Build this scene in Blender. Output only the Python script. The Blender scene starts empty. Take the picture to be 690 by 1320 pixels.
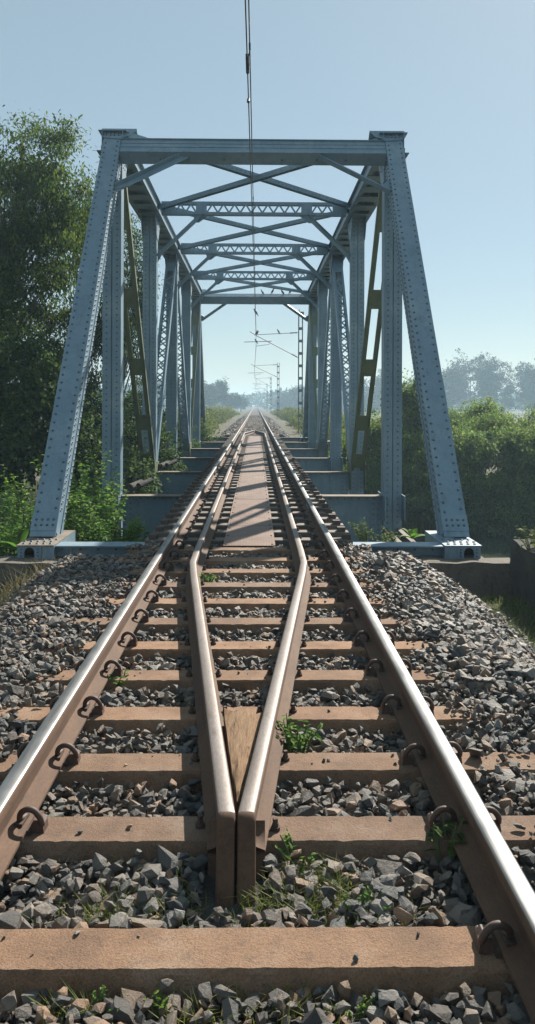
import bpy, bmesh, math, random
import numpy as np
from mathutils import Vector, Matrix
R = math.radians
random.seed(7)
rng = np.random.default_rng(11)
sc = bpy.context.scene
col = sc.collection

# ------------------------------------------------------------------ camera, sky, sun, exposure
CAMX, CAMZ, F, VX, VY = 0.065, 1.636, 1022.0, 330.0, 521.0      # metres above sleeper tops; photo pixels (690 x 1320)
cd = bpy.data.cameras.new('camera')
cam = bpy.data.objects.new('camera', cd); col.objects.link(cam)
cd.sensor_fit = 'VERTICAL'; cd.sensor_height = 24.0; cd.lens = F / 1320.0 * 24.0
cd.shift_y = -139.0 / 1320.0
cd.clip_start = 0.05; cd.clip_end = 4000
cam.matrix_world = Matrix.Translation((CAMX, 0, CAMZ)) @ Matrix.Rotation(R(-0.84), 4, 'Z') @ Matrix.Rotation(R(90), 4, 'X') @ Matrix.Rotation(R(0.2), 4, 'Z')
sc.camera = cam

SUN = Vector((0.62, 1.18, 1.0)).normalized()                    # towards the sun: ahead of the camera and to the right
world = bpy.data.worlds.new('World'); sc.world = world; world.use_nodes = True
wn = world.node_tree; wn.nodes.clear()
sky = wn.nodes.new('ShaderNodeTexSky'); sky.sky_type = 'NISHITA'; sky.sun_disc = False
sky.sun_elevation = math.asin(SUN.z); sky.sun_rotation = math.atan2(SUN.x, SUN.y)
sky.air_density = 1.0; sky.dust_density = 0.30; sky.ozone_density = 1.5; sky.altitude = 0
bg = wn.nodes.new('ShaderNodeBackground'); bg.inputs['Strength'].default_value = 0.050
wo = wn.nodes.new('ShaderNodeOutputWorld')
# a thin even veil of haze pales the clear-air sky in every direction
tint = wn.nodes.new('ShaderNodeMix'); tint.data_type = 'RGBA'; tint.inputs[0].default_value = 0.56; tint.inputs[7].default_value = (4.75, 6.3, 6.75, 1)
wn.links.new(sky.outputs[0], tint.inputs[6]); wn.links.new(tint.outputs[2], bg.inputs[0]); wn.links.new(bg.outputs[0], wo.inputs[0])
sl = bpy.data.lights.new('sun', 'SUN'); sl.energy = 5.0; sl.angle = R(0.6); sl.color = (1.0, 0.93, 0.82)
so = bpy.data.objects.new('sun', sl); col.objects.link(so)
so.rotation_euler = SUN.to_track_quat('Z', 'Y').to_euler()
sc.view_settings.view_transform = 'Standard'; sc.view_settings.look = 'None'
sc.view_settings.exposure = 0.97; sc.view_settings.gamma = 1.0
sc.render.engine = 'CYCLES'
sc.cycles.use_denoising = True
sc.cycles.max_bounces = 8; sc.cycles.diffuse_bounces = 3; sc.cycles.transmission_bounces = 4; sc.cycles.volume_bounces = 1
sc.cycles.transparent_max_bounces = 8

def at(px, py, Y):                                               # a photo pixel at distance Y -> world point
    return Vector((CAMX + (px - VX) / F * Y, Y, CAMZ - (py - VY) / F * Y))

# ------------------------------------------------------------------ materials
MAT = {}
def nodes_of(name):
    m = bpy.data.materials.new(name); m.use_nodes = True
    nt = m.node_tree; b = nt.nodes['Principled BSDF']
    MAT[name] = m
    return m, nt, b
def ramp(nt, fac, stops):
    r = nt.nodes.new('ShaderNodeValToRGB')
    while len(r.color_ramp.elements) < len(stops): r.color_ramp.elements.new(0.5)
    for e, (p, c) in zip(r.color_ramp.elements, stops):
        e.position = p; e.color = (*c, 1) if len(c) == 3 else c
    nt.links.new(fac, r.inputs[0]); return r.outputs[0]
def noise(nt, scale, detail=5, rough=0.6, vec=None, dist=0.0):
    n = nt.nodes.new('ShaderNodeTexNoise'); n.inputs['Scale'].default_value = scale
    n.inputs['Detail'].default_value = detail; n.inputs['Roughness'].default_value = rough
    n.inputs['Distortion'].default_value = dist
    if vec is not None: nt.links.new(vec, n.inputs['Vector'])
    return n.outputs['Fac']
def geo_pos(nt, scale=(1, 1, 1)):
    g = nt.nodes.new('ShaderNodeNewGeometry'); mp = nt.nodes.new('ShaderNodeMapping')
    mp.inputs['Scale'].default_value = scale
    nt.links.new(g.outputs['Position'], mp.inputs['Vector']); return mp.outputs[0]
def mixc(nt, fac, a, b, mode='MIX'):
    m = nt.nodes.new('ShaderNodeMix'); m.data_type = 'RGBA'; m.blend_type = mode
    if isinstance(fac, float): m.inputs[0].default_value = fac
    else: nt.links.new(fac, m.inputs[0])
    for i, v in ((6, a), (7, b)):
        if isinstance(v, tuple): m.inputs[i].default_value = (*v, 1)
        else: nt.links.new(v, m.inputs[i])
    return m.outputs[2]
def bump(nt, b, h, strength, dist=0.01):
    n = nt.nodes.new('ShaderNodeBump'); n.inputs['Strength'].default_value = strength; n.inputs['Distance'].default_value = dist
    nt.links.new(h, n.inputs['Height']); nt.links.new(n.outputs[0], b.inputs['Normal'])
def math_(nt, op, a, b_):
    m = nt.nodes.new('ShaderNodeMath'); m.operation = op
    for i, v in ((0, a), (1, b_)):
        if isinstance(v, (int, float)): m.inputs[i].default_value = v
        else: nt.links.new(v, m.inputs[i])
    return m.outputs[0]

def mat_weathered(name, c0, c1, stain, scale=3.0, stain_amt=0.5, rough=0.6, metal=0.0, bmp=0.15, fine=60.0, stretch=(1, 1, 1), bd=0.004):
    m, nt, b = nodes_of(name)
    p = geo_pos(nt, stretch)
    n1 = noise(nt, scale, 6, 0.65, p); n2 = noise(nt, scale * 2.7, 8, 0.7, p, 0.4); n3 = noise(nt, fine, 4, 0.6, p)
    base = ramp(nt, n1, [(0.3, c0), (0.7, c1)])
    f = ramp(nt, n2, [(0.66 - 0.2 * stain_amt, (0, 0, 0)), (0.84 - 0.12 * stain_amt, (1, 1, 1))])
    c = mixc(nt, f, base, stain)
    g = ramp(nt, n3, [(0.25, (0.72, 0.72, 0.72)), (0.7, (1.12, 1.12, 1.12))])
    c = mixc(nt, 1.0, c, g, 'MULTIPLY')
    nt.links.new(c, b.inputs['Base Color'])
    b.inputs['Roughness'].default_value = rough; b.inputs['Metallic'].default_value = metal
    bump(nt, b, n3, bmp, bd)
    return m
def mat_paint():
    m, nt, b = nodes_of('steel_paint')
    p = geo_pos(nt); ps = geo_pos(nt, (1.6, 1.6, 0.22))
    n1 = noise(nt, 1.1, 6, 0.7, p); n2 = noise(nt, 5.0, 8, 0.72, ps, 0.3); n3 = noise(nt, 38, 4, 0.65, p); n4 = noise(nt, 9.0, 8, 0.78, p, 0.6)
    c = ramp(nt, n1, [(0.28, (0.125, 0.205, 0.27)), (0.52, (0.165, 0.250, 0.315)), (0.75, (0.260, 0.335, 0.38))])
    c = mixc(nt, ramp(nt, n2, [(0.52, (0, 0, 0)), (0.74, (0.65,) * 3)]), c, (0.082, 0.115, 0.14))
    c = mixc(nt, ramp(nt, n4, [(0.64, (0, 0, 0)), (0.74, (0.7,) * 3)]), c, (0.12, 0.095, 0.075))
    c = mixc(nt, 1.0, c, ramp(nt, n3, [(0.3, (0.84,) * 3), (0.7, (1.1,) * 3)]), 'MULTIPLY')
    nt.links.new(c, b.inputs['Base Color']); b.inputs['Roughness'].default_value = 0.46; b.inputs['Specular IOR Level'].default_value = 0.5
    bump(nt, b, n3, 0.10, 0.004)
mat_paint()
mat_weathered('rivet_paint_shaded', (0.060, 0.088, 0.112), (0.105, 0.145, 0.175), (0.09, 0.065, 0.05), 6.0, 0.5, 0.5, 0.0, 0.05, 60)  # paint darkened: shade at the rivet heads put into the colour, plus rust mottling
mat_weathered('steel_dirty_top', (0.15, 0.115, 0.09), (0.22, 0.185, 0.15), (0.08, 0.075, 0.045), 4.0, 0.8, 0.85, 0.0, 0.3, 50)
mat_weathered('steel_olive', (0.098, 0.118, 0.055), (0.15, 0.172, 0.095), (0.07, 0.07, 0.03), 2.2, 0.5, 0.6, 0.0, 0.15, 45, (1, 1, 0.5))
mat_weathered('rail_rust', (0.074, 0.037, 0.021), (0.130, 0.072, 0.040), (0.034, 0.021, 0.016), 9, 0.5, 0.85, 0.0, 0.4, 140, (1, 0.3, 1), 0.002)
mat_weathered('guard_top', (0.155, 0.125, 0.108), (0.235, 0.205, 0.188), (0.10, 0.062, 0.045), 5, 0.5, 0.5, 0.3, 0.25, 160, (1, 0.25, 1), 0.001)
mat_weathered('dark_rust', (0.05, 0.033, 0.027), (0.09, 0.053, 0.038), (0.03, 0.024, 0.022), 25, 0.5, 0.8, 0.0, 0.3, 200, bd=0.001)
mat_weathered('clip_rust', (0.06, 0.036, 0.028), (0.105, 0.06, 0.043), (0.04, 0.027, 0.023), 60, 0.5, 0.65, 0.0, 0.25, 300, bd=0.001)
def mat_sleeper():
    m, nt, b = nodes_of('sleeper_concrete')
    p = geo_pos(nt); oi = nt.nodes.new('ShaderNodeObjectInfo')
    n1 = noise(nt, 3.0, 6, 0.65, p); n2 = noise(nt, 14, 8, 0.75, p, 0.5); n3 = noise(nt, 170, 3, 0.6, p); n4 = noise(nt, 75, 4, 0.7, p)
    c = ramp(nt, n1, [(0.28, (0.115, 0.07, 0.046)), (0.5, (0.185, 0.112, 0.070)), (0.72, (0.225, 0.165, 0.122))])
    c = mixc(nt, ramp(nt, n2, [(0.50, (0, 0, 0)), (0.72, (0.75,) * 3)]), c, (0.085, 0.056, 0.042))
    c = mixc(nt, 1.0, c, ramp(nt, n3, [(0.30, (0.62, 0.6, 0.58)), (0.5, (1.0,) * 3), (0.72, (1.3, 1.28, 1.25))]), 'MULTIPLY')
    c = mixc(nt, ramp(nt, n4, [(0.62, (0, 0, 0)), (0.70, (0.8,) * 3)]), c, (0.05, 0.035, 0.028))
    c = mixc(nt, 1.0, c, ramp(nt, oi.outputs['Random'], [(0, (0.88, 0.9, 0.94)), (0.5, (1.2, 1.16, 1.1)), (1, (1.55, 1.42, 1.28))]), 'MULTIPLY')
    nt.links.new(c, b.inputs['Base Color']); b.inputs['Roughness'].default_value = 0.93
    bump(nt, b, math_(nt, 'ADD', n4, math_(nt, 'MULTIPLY', n3, 0.5)), 0.7, 0.006)
mat_sleeper()
mat_weathered('bridge_sleeper_steel', (0.10, 0.075, 0.06), (0.17, 0.14, 0.118), (0.06, 0.042, 0.033), 7, 0.5, 0.75, 0.1, 0.25, 120)
mat_weathered('old_concrete', (0.115, 0.095, 0.078), (0.17, 0.145, 0.12), (0.045, 0.042, 0.036), 2.2, 0.75, 0.95, 0.0, 0.7, 40, bd=0.02)
mat_weathered('dark_concrete', (0.045, 0.043, 0.038), (0.085, 0.08, 0.07), (0.025, 0.028, 0.02), 2.4, 0.8, 0.95, 0.0, 0.8, 34, bd=0.03)  # darker concrete than the abutments, with near-black mottling
mat_weathered('mast_steel', (0.09, 0.10, 0.105), (0.15, 0.16, 0.165), (0.12, 0.08, 0.06), 3, 0.4, 0.6, 0.2, 0.1, 50)
mat_weathered('wire_dark', (0.035, 0.035, 0.04), (0.06, 0.06, 0.06), (0.05, 0.04, 0.03), 3, 0.3, 0.5, 0.6, 0.0, 50)
mat_weathered('bird_dark', (0.02, 0.02, 0.025), (0.05, 0.05, 0.055), (0.03, 0.025, 0.02), 30, 0.3, 0.6, 0.0, 0.1, 90)
mat_weathered('bark', (0.10, 0.085, 0.065), (0.19, 0.16, 0.125), (0.06, 0.06, 0.045), 8, 0.6, 0.95, 0.0, 0.8, 30, (1, 1, 0.25), 0.03)
mat_weathered('stem_green', (0.06, 0.10, 0.03), (0.11, 0.15, 0.05), (0.10, 0.09, 0.05), 10, 0.4, 0.7, 0.0, 0.1, 50)
mat_weathered('ground_soil', (0.065, 0.06, 0.035), (0.10, 0.085, 0.052), (0.035, 0.05, 0.018), 0.9, 0.9, 0.97, 0.0, 0.9, 12, bd=0.06)
mat_weathered('ballast_fines', (0.035, 0.034, 0.033), (0.065, 0.06, 0.055), (0.075, 0.058, 0.044), 3, 0.5, 0.97, 0.0, 1.0, 38, bd=0.03)

def mat_head():
    m, nt, b = nodes_of('rail_head')
    p = geo_pos(nt, (1, 0.06, 1)); n = noise(nt, 60, 4, 0.6, p); q = noise(nt, 3, 4, 0.6, geo_pos(nt))
    nt.links.new(ramp(nt, n, [(0.3, (0.17, 0.168, 0.166)), (0.7, (0.28, 0.28, 0.28))]), b.inputs['Base Color'])
    b.inputs['Metallic'].default_value = 0.9
    nt.links.new(ramp(nt, q, [(0.3, (0.38,) * 3), (0.75, (0.55,) * 3)]), b.inputs['Roughness'])
    bump(nt, b, n, 0.08, 0.001)
mat_head()

def mat_plate():
    m, nt, b = nodes_of('chequered_plate')
    p = geo_pos(nt); n1 = noise(nt, 2.2, 6, 0.65, p); n2 = noise(nt, 30, 5, 0.6, p)
    c = ramp(nt, n1, [(0.28, (0.075, 0.04, 0.027)), (0.5, (0.135, 0.075, 0.048)), (0.75, (0.175, 0.12, 0.088))])
    c = mixc(nt, 1.0, c, ramp(nt, n2, [(0.25, (0.75,) * 3), (0.75, (1.15,) * 3)]), 'MULTIPLY')
    nt.links.new(c, b.inputs['Base Color']); b.inputs['Roughness'].default_value = 0.55; b.inputs['Metallic'].default_value = 0.25
    ck = nt.nodes.new('ShaderNodeTexChecker'); ck.inputs['Scale'].default_value = 42.0
    mp = nt.nodes.new('ShaderNodeMapping'); mp.inputs['Rotation'].default_value = (0, 0, R(45)); nt.links.new(p, mp.inputs[0]); nt.links.new(mp.outputs[0], ck.inputs[0])
    bump(nt, b, ck.outputs['Fac'], 0.5, 0.003)
mat_plate()

def mat_wood():
    m, nt, b = nodes_of('split_wood')
    p = geo_pos(nt, (7, 0.7, 7)); n = noise(nt, 6, 10, 0.82, p, 1.2); n2 = noise(nt, 40, 5, 0.6, p)
    c = ramp(nt, n, [(0.36, (0.05, 0.028, 0.016)), (0.45, (0.20, 0.115, 0.058)), (0.68, (0.36, 0.235, 0.135))])
    nt.links.new(c, b.inputs['Base Color']); b.inputs['Roughness'].default_value = 0.9
    bump(nt, b, n, 1.0, 0.012)
mat_wood()

def mat_stone():
    m, nt, b = nodes_of('ballast_stone')
    g = nt.nodes.new('ShaderNodeNewGeometry'); oi = nt.nodes.new('ShaderNodeObjectInfo')
    r = math_(nt, 'FRACT', math_(nt, 'ADD', g.outputs['Random Per Island'], math_(nt, 'MULTIPLY', oi.outputs['Random'], 7.31)), 0.0)
    c = ramp(nt, r, [(0.0, (0.020, 0.023, 0.027)), (0.32, (0.046, 0.051, 0.055)), (0.56, (0.088, 0.091, 0.091)), (0.72, (0.20, 0.192, 0.178)), (0.86, (0.165, 0.118, 0.082)), (1.0, (0.25, 0.15, 0.095))])
    n = noise(nt, 26, 6, 0.65, geo_pos(nt)); n2 = noise(nt, 48, 7, 0.75, geo_pos(nt))
    c = mixc(nt, 1.0, c, ramp(nt, n, [(0.25, (0.78, 0.76, 0.74)), (0.75, (1.42, 1.4, 1.35))]), 'MULTIPLY')
    dust = ramp(nt, noise(nt, 3.0, 4, 0.6, geo_pos(nt)), [(0.40, (0, 0, 0)), (0.70, (0.7,) * 3)])
    c = mixc(nt, dust, c, (0.165, 0.122, 0.09))
    nt.links.new(c, b.inputs['Base Color']); b.inputs['Roughness'].default_value = 0.6
    bump(nt, b, n2, 0.9, 0.012)
mat_stone()

def mat_leaf(name, stops, trans=0.35, rough=0.6):
    m, nt, b = nodes_of(name)
    g = nt.nodes.new('ShaderNodeNewGeometry')
    c = ramp(nt, g.outputs['Random Per Island'], stops)
    n = noise(nt, 0.9, 3, 0.5, geo_pos(nt))
    c = mixc(nt, 1.0, c, ramp(nt, n, [(0.3, (0.70, 0.76, 0.72)), (0.7, (1.25, 1.18, 1.0))]), 'MULTIPLY')
    oi = nt.nodes.new('ShaderNodeObjectInfo'); c = mixc(nt, 1.0, c, ramp(nt, oi.outputs['Random'], [(0.0, (0.72, 0.82, 0.80)), (0.5, (1.0, 1.0, 0.95)), (1.0, (1.3, 1.18, 0.95))]), 'MULTIPLY')
    b.inputs['Specular IOR Level'].default_value = 0.15
    nt.links.new(c, b.inputs['Base Color']); b.inputs['Roughness'].default_value = rough
    t = nt.nodes.new('ShaderNodeBsdfTranslucent'); nt.links.new(c, t.inputs[0])
    mx = nt.nodes.new('ShaderNodeMixShader'); mx.inputs[0].default_value = trans
    out = [x for x in nt.nodes if x.type == 'OUTPUT_MATERIAL'][0]
    nt.links.new(b.outputs[0], mx.inputs[1]); nt.links.new(t.outputs[0], mx.inputs[2]); nt.links.new(mx.outputs[0], out.inputs[0])
mat_leaf('leaf_tree', [(0, (0.03, 0.06, 0.016)), (0.5, (0.062, 0.115, 0.028)), (0.9, (0.11, 0.17, 0.04)), (1, (0.18, 0.19, 0.05))], 0.5)
mat_leaf('leaf_shrub', [(0, (0.05, 0.09, 0.024)), (0.5, (0.09, 0.15, 0.04)), (0.95, (0.15, 0.21, 0.065)), (1, (0.20, 0.18, 0.08))], 0.5)
mat_leaf('leaf_bank', [(0, (0.06, 0.11, 0.032)), (0.5, (0.12, 0.20, 0.055)), (0.9, (0.20, 0.285, 0.085)), (1, (0.30, 0.31, 0.14))], 0.6)
mat_leaf('leaf_weed', [(0, (0.07, 0.15, 0.022)), (0.5, (0.13, 0.26, 0.04)), (1, (0.22, 0.36, 0.07))], 0.52)
mat_leaf('leaf_tall_grass', [(0, (0.10, 0.135, 0.035)), (0.6, (0.165, 0.20, 0.05)), (1, (0.26, 0.26, 0.09))], 0.4)
mat_leaf('grass_green', [(0, (0.07, 0.11, 0.025)), (0.6, (0.12, 0.17, 0.04)), (1, (0.24, 0.23, 0.10))], 0.4)
mat_leaf('grass_dry', [(0, (0.13, 0.105, 0.045)), (0.6, (0.20, 0.165, 0.08)), (1, (0.28, 0.24, 0.12))], 0.35)
mat_leaf('leaf_far', [(0, (0.018, 0.032, 0.014)), (1, (0.042, 0.062, 0.026))], 0.25)

def mat_water():
    m, nt, b = nodes_of('river_water')
    b.inputs['Base Color'].default_value = (0.035, 0.045, 0.030, 1); b.inputs['Roughness'].default_value = 0.08
    b.inputs['IOR'].default_value = 1.33
    n = noise(nt, 2.5, 4, 0.6, geo_pos(nt, (1, 0.5, 1))); bump(nt, b, n, 0.25, 0.05)
mat_water()

# ------------------------------------------------------------------ mesh helpers
def wloc(o):
    v = Vector((0, 0, 0))
    while o is not None: v += o.location; o = o.parent
    return v
def link(name, me, parent=None, loc=None):
    o = bpy.data.objects.new(name, me); col.objects.link(o)
    if parent is not None: o.parent = parent
    if loc is not None: o.location = loc
    return o
def empty(name, loc, parent=None):
    o = link(name, None, parent, Vector(loc) - (wloc(parent) if parent else Vector())); o.empty_display_size = 0.2
    return o
def tag(o, label=None, cat=None, group=None, kind=None):
    if label: o['label'] = label
    if cat: o['category'] = cat
    if group: o['group'] = group
    if kind: o['kind'] = kind
    return o
def np_mesh(name, V, loops, sizes, mats, midx=None, smooth=False):
    me = bpy.data.meshes.new(name)
    V = np.asarray(V, dtype=np.float32); loops = np.asarray(loops, dtype=np.int32); sizes = np.asarray(sizes, dtype=np.int32)
    me.vertices.add(len(V)); me.vertices.foreach_set('co', V.ravel())
    me.loops.add(len(loops)); me.loops.foreach_set('vertex_index', loops)
    me.polygons.add(len(sizes)); me.polygons.foreach_set('loop_start', np.concatenate([[0], np.cumsum(sizes)[:-1]]).astype(np.int32))
    if midx is not None: me.polygons.foreach_set('material_index', np.asarray(midx, dtype=np.int32))
    for m in mats: me.materials.append(MAT[m])
    me.update(calc_edges=True); me.validate()
    me.polygons.foreach_set('use_smooth', np.full(len(me.polygons), smooth))
    return me
class MB:
    def __init__(s): s.v = []; s.f = []; s.m = []; s.mi = 0
    def add(s, vs, fs, mi=None):
        o = len(s.v); s.v += [tuple(v) for v in vs]
        for f in fs: s.f.append(tuple(i + o for i in f)); s.m.append(s.mi if mi is None else mi)
    def box(s, lo, hi, mi=None):
        x0, y0, z0 = lo; x1, y1, z1 = hi
        s.add([(x0, y0, z0), (x1, y0, z0), (x1, y1, z0), (x0, y1, z0), (x0, y0, z1), (x1, y0, z1), (x1, y1, z1), (x0, y1, z1)],
              [(0, 3, 2, 1), (4, 5, 6, 7), (0, 1, 5, 4), (1, 2, 6, 5), (2, 3, 7, 6), (3, 0, 4, 7)], mi)
    def obox(s, c, ax, ay, az, mi=None):                          # centre and three half-axis vectors
        c, ax, ay, az = map(Vector, (c, ax, ay, az))
        vs = [c + ax * i + ay * j + az * k for k in (-1, 1) for i, j in ((-1, -1), (1, -1), (1, 1), (-1, 1))]
        s.add(vs, [(0, 3, 2, 1), (4, 5, 6, 7), (0, 1, 5, 4), (1, 2, 6, 5), (2, 3, 7, 6), (3, 0, 4, 7)], mi)
    def bar(s, p0, p1, w, t, side, mi=None):                      # w along `side`, t along side x dir
        p0, p1 = Vector(p0), Vector(p1); d = (p1 - p0); L = d.length; d.normalize()
        side = Vector(side); side = (side - d * side.dot(d)).normalized(); n = d.cross(side)
        s.obox((p0 + p1) / 2, side * w / 2, n * t / 2, d * L / 2, mi)
    def prism(s, pts, vec, mi=None):                              # planar polygon extruded by vec
        pts = [Vector(p) for p in pts]; vec = Vector(vec); n = len(pts)
        nrm = Vector((0, 0, 0))
        for i in range(n): nrm += pts[i].cross(pts[(i + 1) % n])
        if nrm.dot(vec) > 0: pts = pts[::-1]
        s.add(pts + [p + vec for p in pts], [tuple(range(n)), tuple(range(2 * n - 1, n - 1, -1))] +
              [(i, i + n, (i + 1) % n + n, (i + 1) % n) for i in range(n)], mi)
    def tube(s, path, rad, seg=8, caps=True, mi=None):
        path = [Vector(p) for p in path]; n = len(path)
        rad = [rad] * n if isinstance(rad, (int, float)) else rad
        base = len(s.v); up = None; vs = []
        for i, p in enumerate(path):
            d = (path[min(i + 1, n - 1)] - path[max(i - 1, 0)]).normalized()
            if up is None: up = Vector((0, 0, 1)) if abs(d.z) < 0.9 else Vector((1, 0, 0))
            a = (up - d * up.dot(d)).normalized(); b = d.cross(a); up = a
            vs += [p + (a * math.cos(t) + b * math.sin(t)) * rad[i] for t in [2 * math.pi * k / seg for k in range(seg)]]
        fs = [(i * seg + k, i * seg + (k + 1) % seg, (i + 1) * seg + (k + 1) % seg, (i + 1) * seg + k) for i in range(n - 1) for k in range(seg)]
        if caps: fs += [tuple(range(seg - 1, -1, -1)), tuple((n - 1) * seg + k for k in range(seg))]
        s.add(vs, fs, mi)
    def rivet(s, p, n, r=0.02, h=0.014, mi=None):
        r *= 1.0; h *= 1.05
        p, n = Vector(p), Vector(n).normalized(); a = n.orthogonal().normalized(); b = n.cross(a)
        vs = []
        for rr, hh in ((r, -0.001), (r * 0.75, h * 0.75)):
            vs += [p + (a * math.cos(t) + b * math.sin(t)) * rr + n * hh for t in [math.pi / 3 * k for k in range(6)]]
        vs.append(p + n * h)
        s.add(vs, [(k, (k + 1) % 6, 6 + (k + 1) % 6, 6 + k) for k in range(6)] + [(6 + k, 6 + (k + 1) % 6, 12) for k in range(6)], mi)
    def mesh(s, name, mats, off=Vector((0, 0, 0)), smooth=False, sharp=None):
        me = bpy.data.meshes.new(name)
        me.from_pydata([(v[0] - off.x, v[1] - off.y, v[2] - off.z) for v in s.v], [], s.f)
        for m in ([mats] if isinstance(mats, str) else mats): me.materials.append(MAT[m])
        if len(me.materials) > 1: me.polygons.foreach_set('material_index', s.m)
        if smooth or sharp: me.polygons.foreach_set('use_smooth', [True] * len(me.polygons))
        me.update()
        if sharp: me.set_sharp_from_angle(angle=R(sharp))
        return me
    def build(s, name, mats, parent=None, smooth=False, sharp=None, bevel=0.0, origin=None):
        off = Vector(origin) if origin is not None else (wloc(parent) if parent else Vector())
        o = link(name, s.mesh(name, mats, off, smooth, sharp), parent, (off - wloc(parent)) if parent else off)
        if bevel:
            b = o.modifiers.new('bevel', 'BEVEL'); b.width = bevel; b.segments = 2; b.limit_method = 'ANGLE'
        return o
ORD = ['first', 'second', 'third', 'fourth', 'fifth', 'sixth', 'seventh', 'eighth', 'ninth', 'tenth', 'eleventh', 'twelfth', 'thirteenth', 'fourteenth',
       'fifteenth', 'sixteenth', 'seventeenth', 'eighteenth', 'nineteenth']
def ordinal(n):
    if n <= 19: return ORD[n - 1]
    tens = {2: 'twenty', 3: 'thirty', 4: 'forty', 5: 'fifty', 6: 'sixty'}[n // 10]
    if n % 10 == 0: return tens[:-1] + 'ieth'
    return tens + '-' + ORD[n % 10 - 1]

# ------------------------------------------------------------------ setting: ground, river, ballast bed
PANEL = 5.32
LY = [9.93 + PANEL * k for k in range(7)]                        # panel points of the truss along the track
ABUT0, ABUT1 = 9.45, 43.0
def smooth01(t): t = np.clip(t, 0, 1); return t * t * (3 - 2 * t)
def ground_h(x, y):
    x = np.asarray(x, float); y = np.asarray(y, float); ax = np.abs(x)
    near = -0.66 - 0.9 * smooth01((ax - 4.5) / 6.0)
    near = np.where((x < -3) & (y > 9), -0.85 - 0.35 * smooth01((y - 9) / 8) - 0.5 * smooth01((ax - 5) / 6), near)
    far = -0.42 - 1.1 * smooth01((ax - 3.3) / 3.0)
    edge0 = np.where(x < -2.9, 12.5 + 7 * smooth01((-x - 2.9) / 4.0), 9.6 + 0.5 * smooth01((x - 4) / 3))
    into = smooth01((y - edge0) / 2.2)
    edge1 = 38.5 - 9.5 * smooth01((ax - 3.5) / 6)
    outof = smooth01((y - edge1) / 3.0)
    bed = -3.9
    z = near * (1 - into) + bed * into
    z = z * (1 - outof) + far * outof
    return z + 0.05 * np.sin(x * 1.7 + 0.6 * y) * np.sin(y * 1.3) * (ax > 2.7)
def axis(pts): return np.array(sorted(set(np.round(np.concatenate(pts), 3))))
gx = axis([np.linspace(-14, 14, 113), np.geomspace(14, 900, 26), -np.geomspace(14, 900, 26)])
gy = axis([np.linspace(-12, 48, 161), np.geomspace(48, 900, 34), [-20, -30, -45]])
X, Y = np.meshgrid(gx, gy); Z = ground_h(X, Y)
nx, ny = len(gx), len(gy)
ii, jj = np.meshgrid(np.arange(nx - 1), np.arange(ny - 1)); b0 = (jj * nx + ii).ravel()
quads = np.stack([b0, b0 + 1, b0 + nx + 1, b0 + nx], 1)
g = link('ground', np_mesh('ground', np.stack([X.ravel(), Y.ravel(), Z.ravel()], 1), quads.ravel(), np.full(len(quads), 4), ['ground_soil'], smooth=True))
tag(g, kind='structure', label='soil ground of the embankment and river banks')
w = MB(); w.add([(-300, 9.7, -2.9), (300, 9.7, -2.9), (300, 44, -2.9), (-300, 44, -2.9)], [(0, 1, 2, 3)])
tag(w.build('river', 'river_water'), kind='structure', label='dull green river passing under the bridge')

SLY = [2.39, 3.06, 3.63, 4.20, 4.79, 5.385, 5.985, 6.59, 7.19, 7.79, 8.38, 8.97]   # concrete sleepers in the ballast
def bed_h(x, y):                                                  # top of the ballast fines below the stones; sleeper top = 0
    ax = np.abs(x)
    h = np.where(ax < 0.95, -0.078, -0.078 + 0.06 * smooth01((ax - 0.95) / 0.25))
    sh = np.where(np.asarray(x) < 0, 1.88, 1.66); h = np.where(ax > sh, -0.02 - 0.60 * (ax - sh), h)
    h = h + 0.03 * np.sin(1.9 * y + 1.2 * x) * np.sin(2.3 * x + 0.7) * smooth01((ax - 1.0) / 0.3)
    h = h - 0.19 * smooth01((y - 8.3) / 0.9) * smooth01((ax - 1.12) / 0.25)
    return np.maximum(h, -0.72)
bx_ = np.linspace(-2.75, 2.75, 90); by_ = np.linspace(-1.5, ABUT0 - 0.005, 120)
X, Y = np.meshgrid(bx_, by_); Z = bed_h(X, Y) - 0.012 + rng.normal(0, 0.006, X.shape)
ii, jj = np.meshgrid(np.arange(89), np.arange(119)); b0 = (jj * 90 + ii).ravel()
quads = np.stack([b0, b0 + 1, b0 + 91, b0 + 90], 1)
bed = link('ballast_bed', np_mesh('ballast_bed', np.stack([X.ravel(), Y.ravel(), Z.ravel()], 1), quads.ravel(), np.full(len(quads), 4), ['ballast_fines'], smooth=True))
tag(bed, kind='structure', label='bed of grey crushed ballast around the near sleepers')
fy = np.concatenate([np.linspace(ABUT1 - 0.6, 90, 60), np.geomspace(92, 520, 40)]); fx = np.linspace(-2.9, 2.9, 40)
X, Y = np.meshgrid(fx, fy); Z = np.where(np.abs(X) < 1.5, -0.05, -0.05 - 0.5 * (np.abs(X) - 1.5)) + rng.normal(0, 0.012, X.shape)
ii, jj = np.meshgrid(np.arange(39), np.arange(99)); b0 = (jj * 40 + ii).ravel(); quads = np.stack([b0, b0 + 1, b0 + 41, b0 + 40], 1)
farbed = link('trackbed_beyond_bridge', np_mesh('trackbed', np.stack([X.ravel(), Y.ravel(), Z.ravel()], 1), quads.ravel(), np.full(len(quads), 4), ['ballast_fines'], smooth=False))
tag(farbed, kind='structure', label='grey ballast trackbed running away beyond the bridge')

RAILX = 0.873
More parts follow.
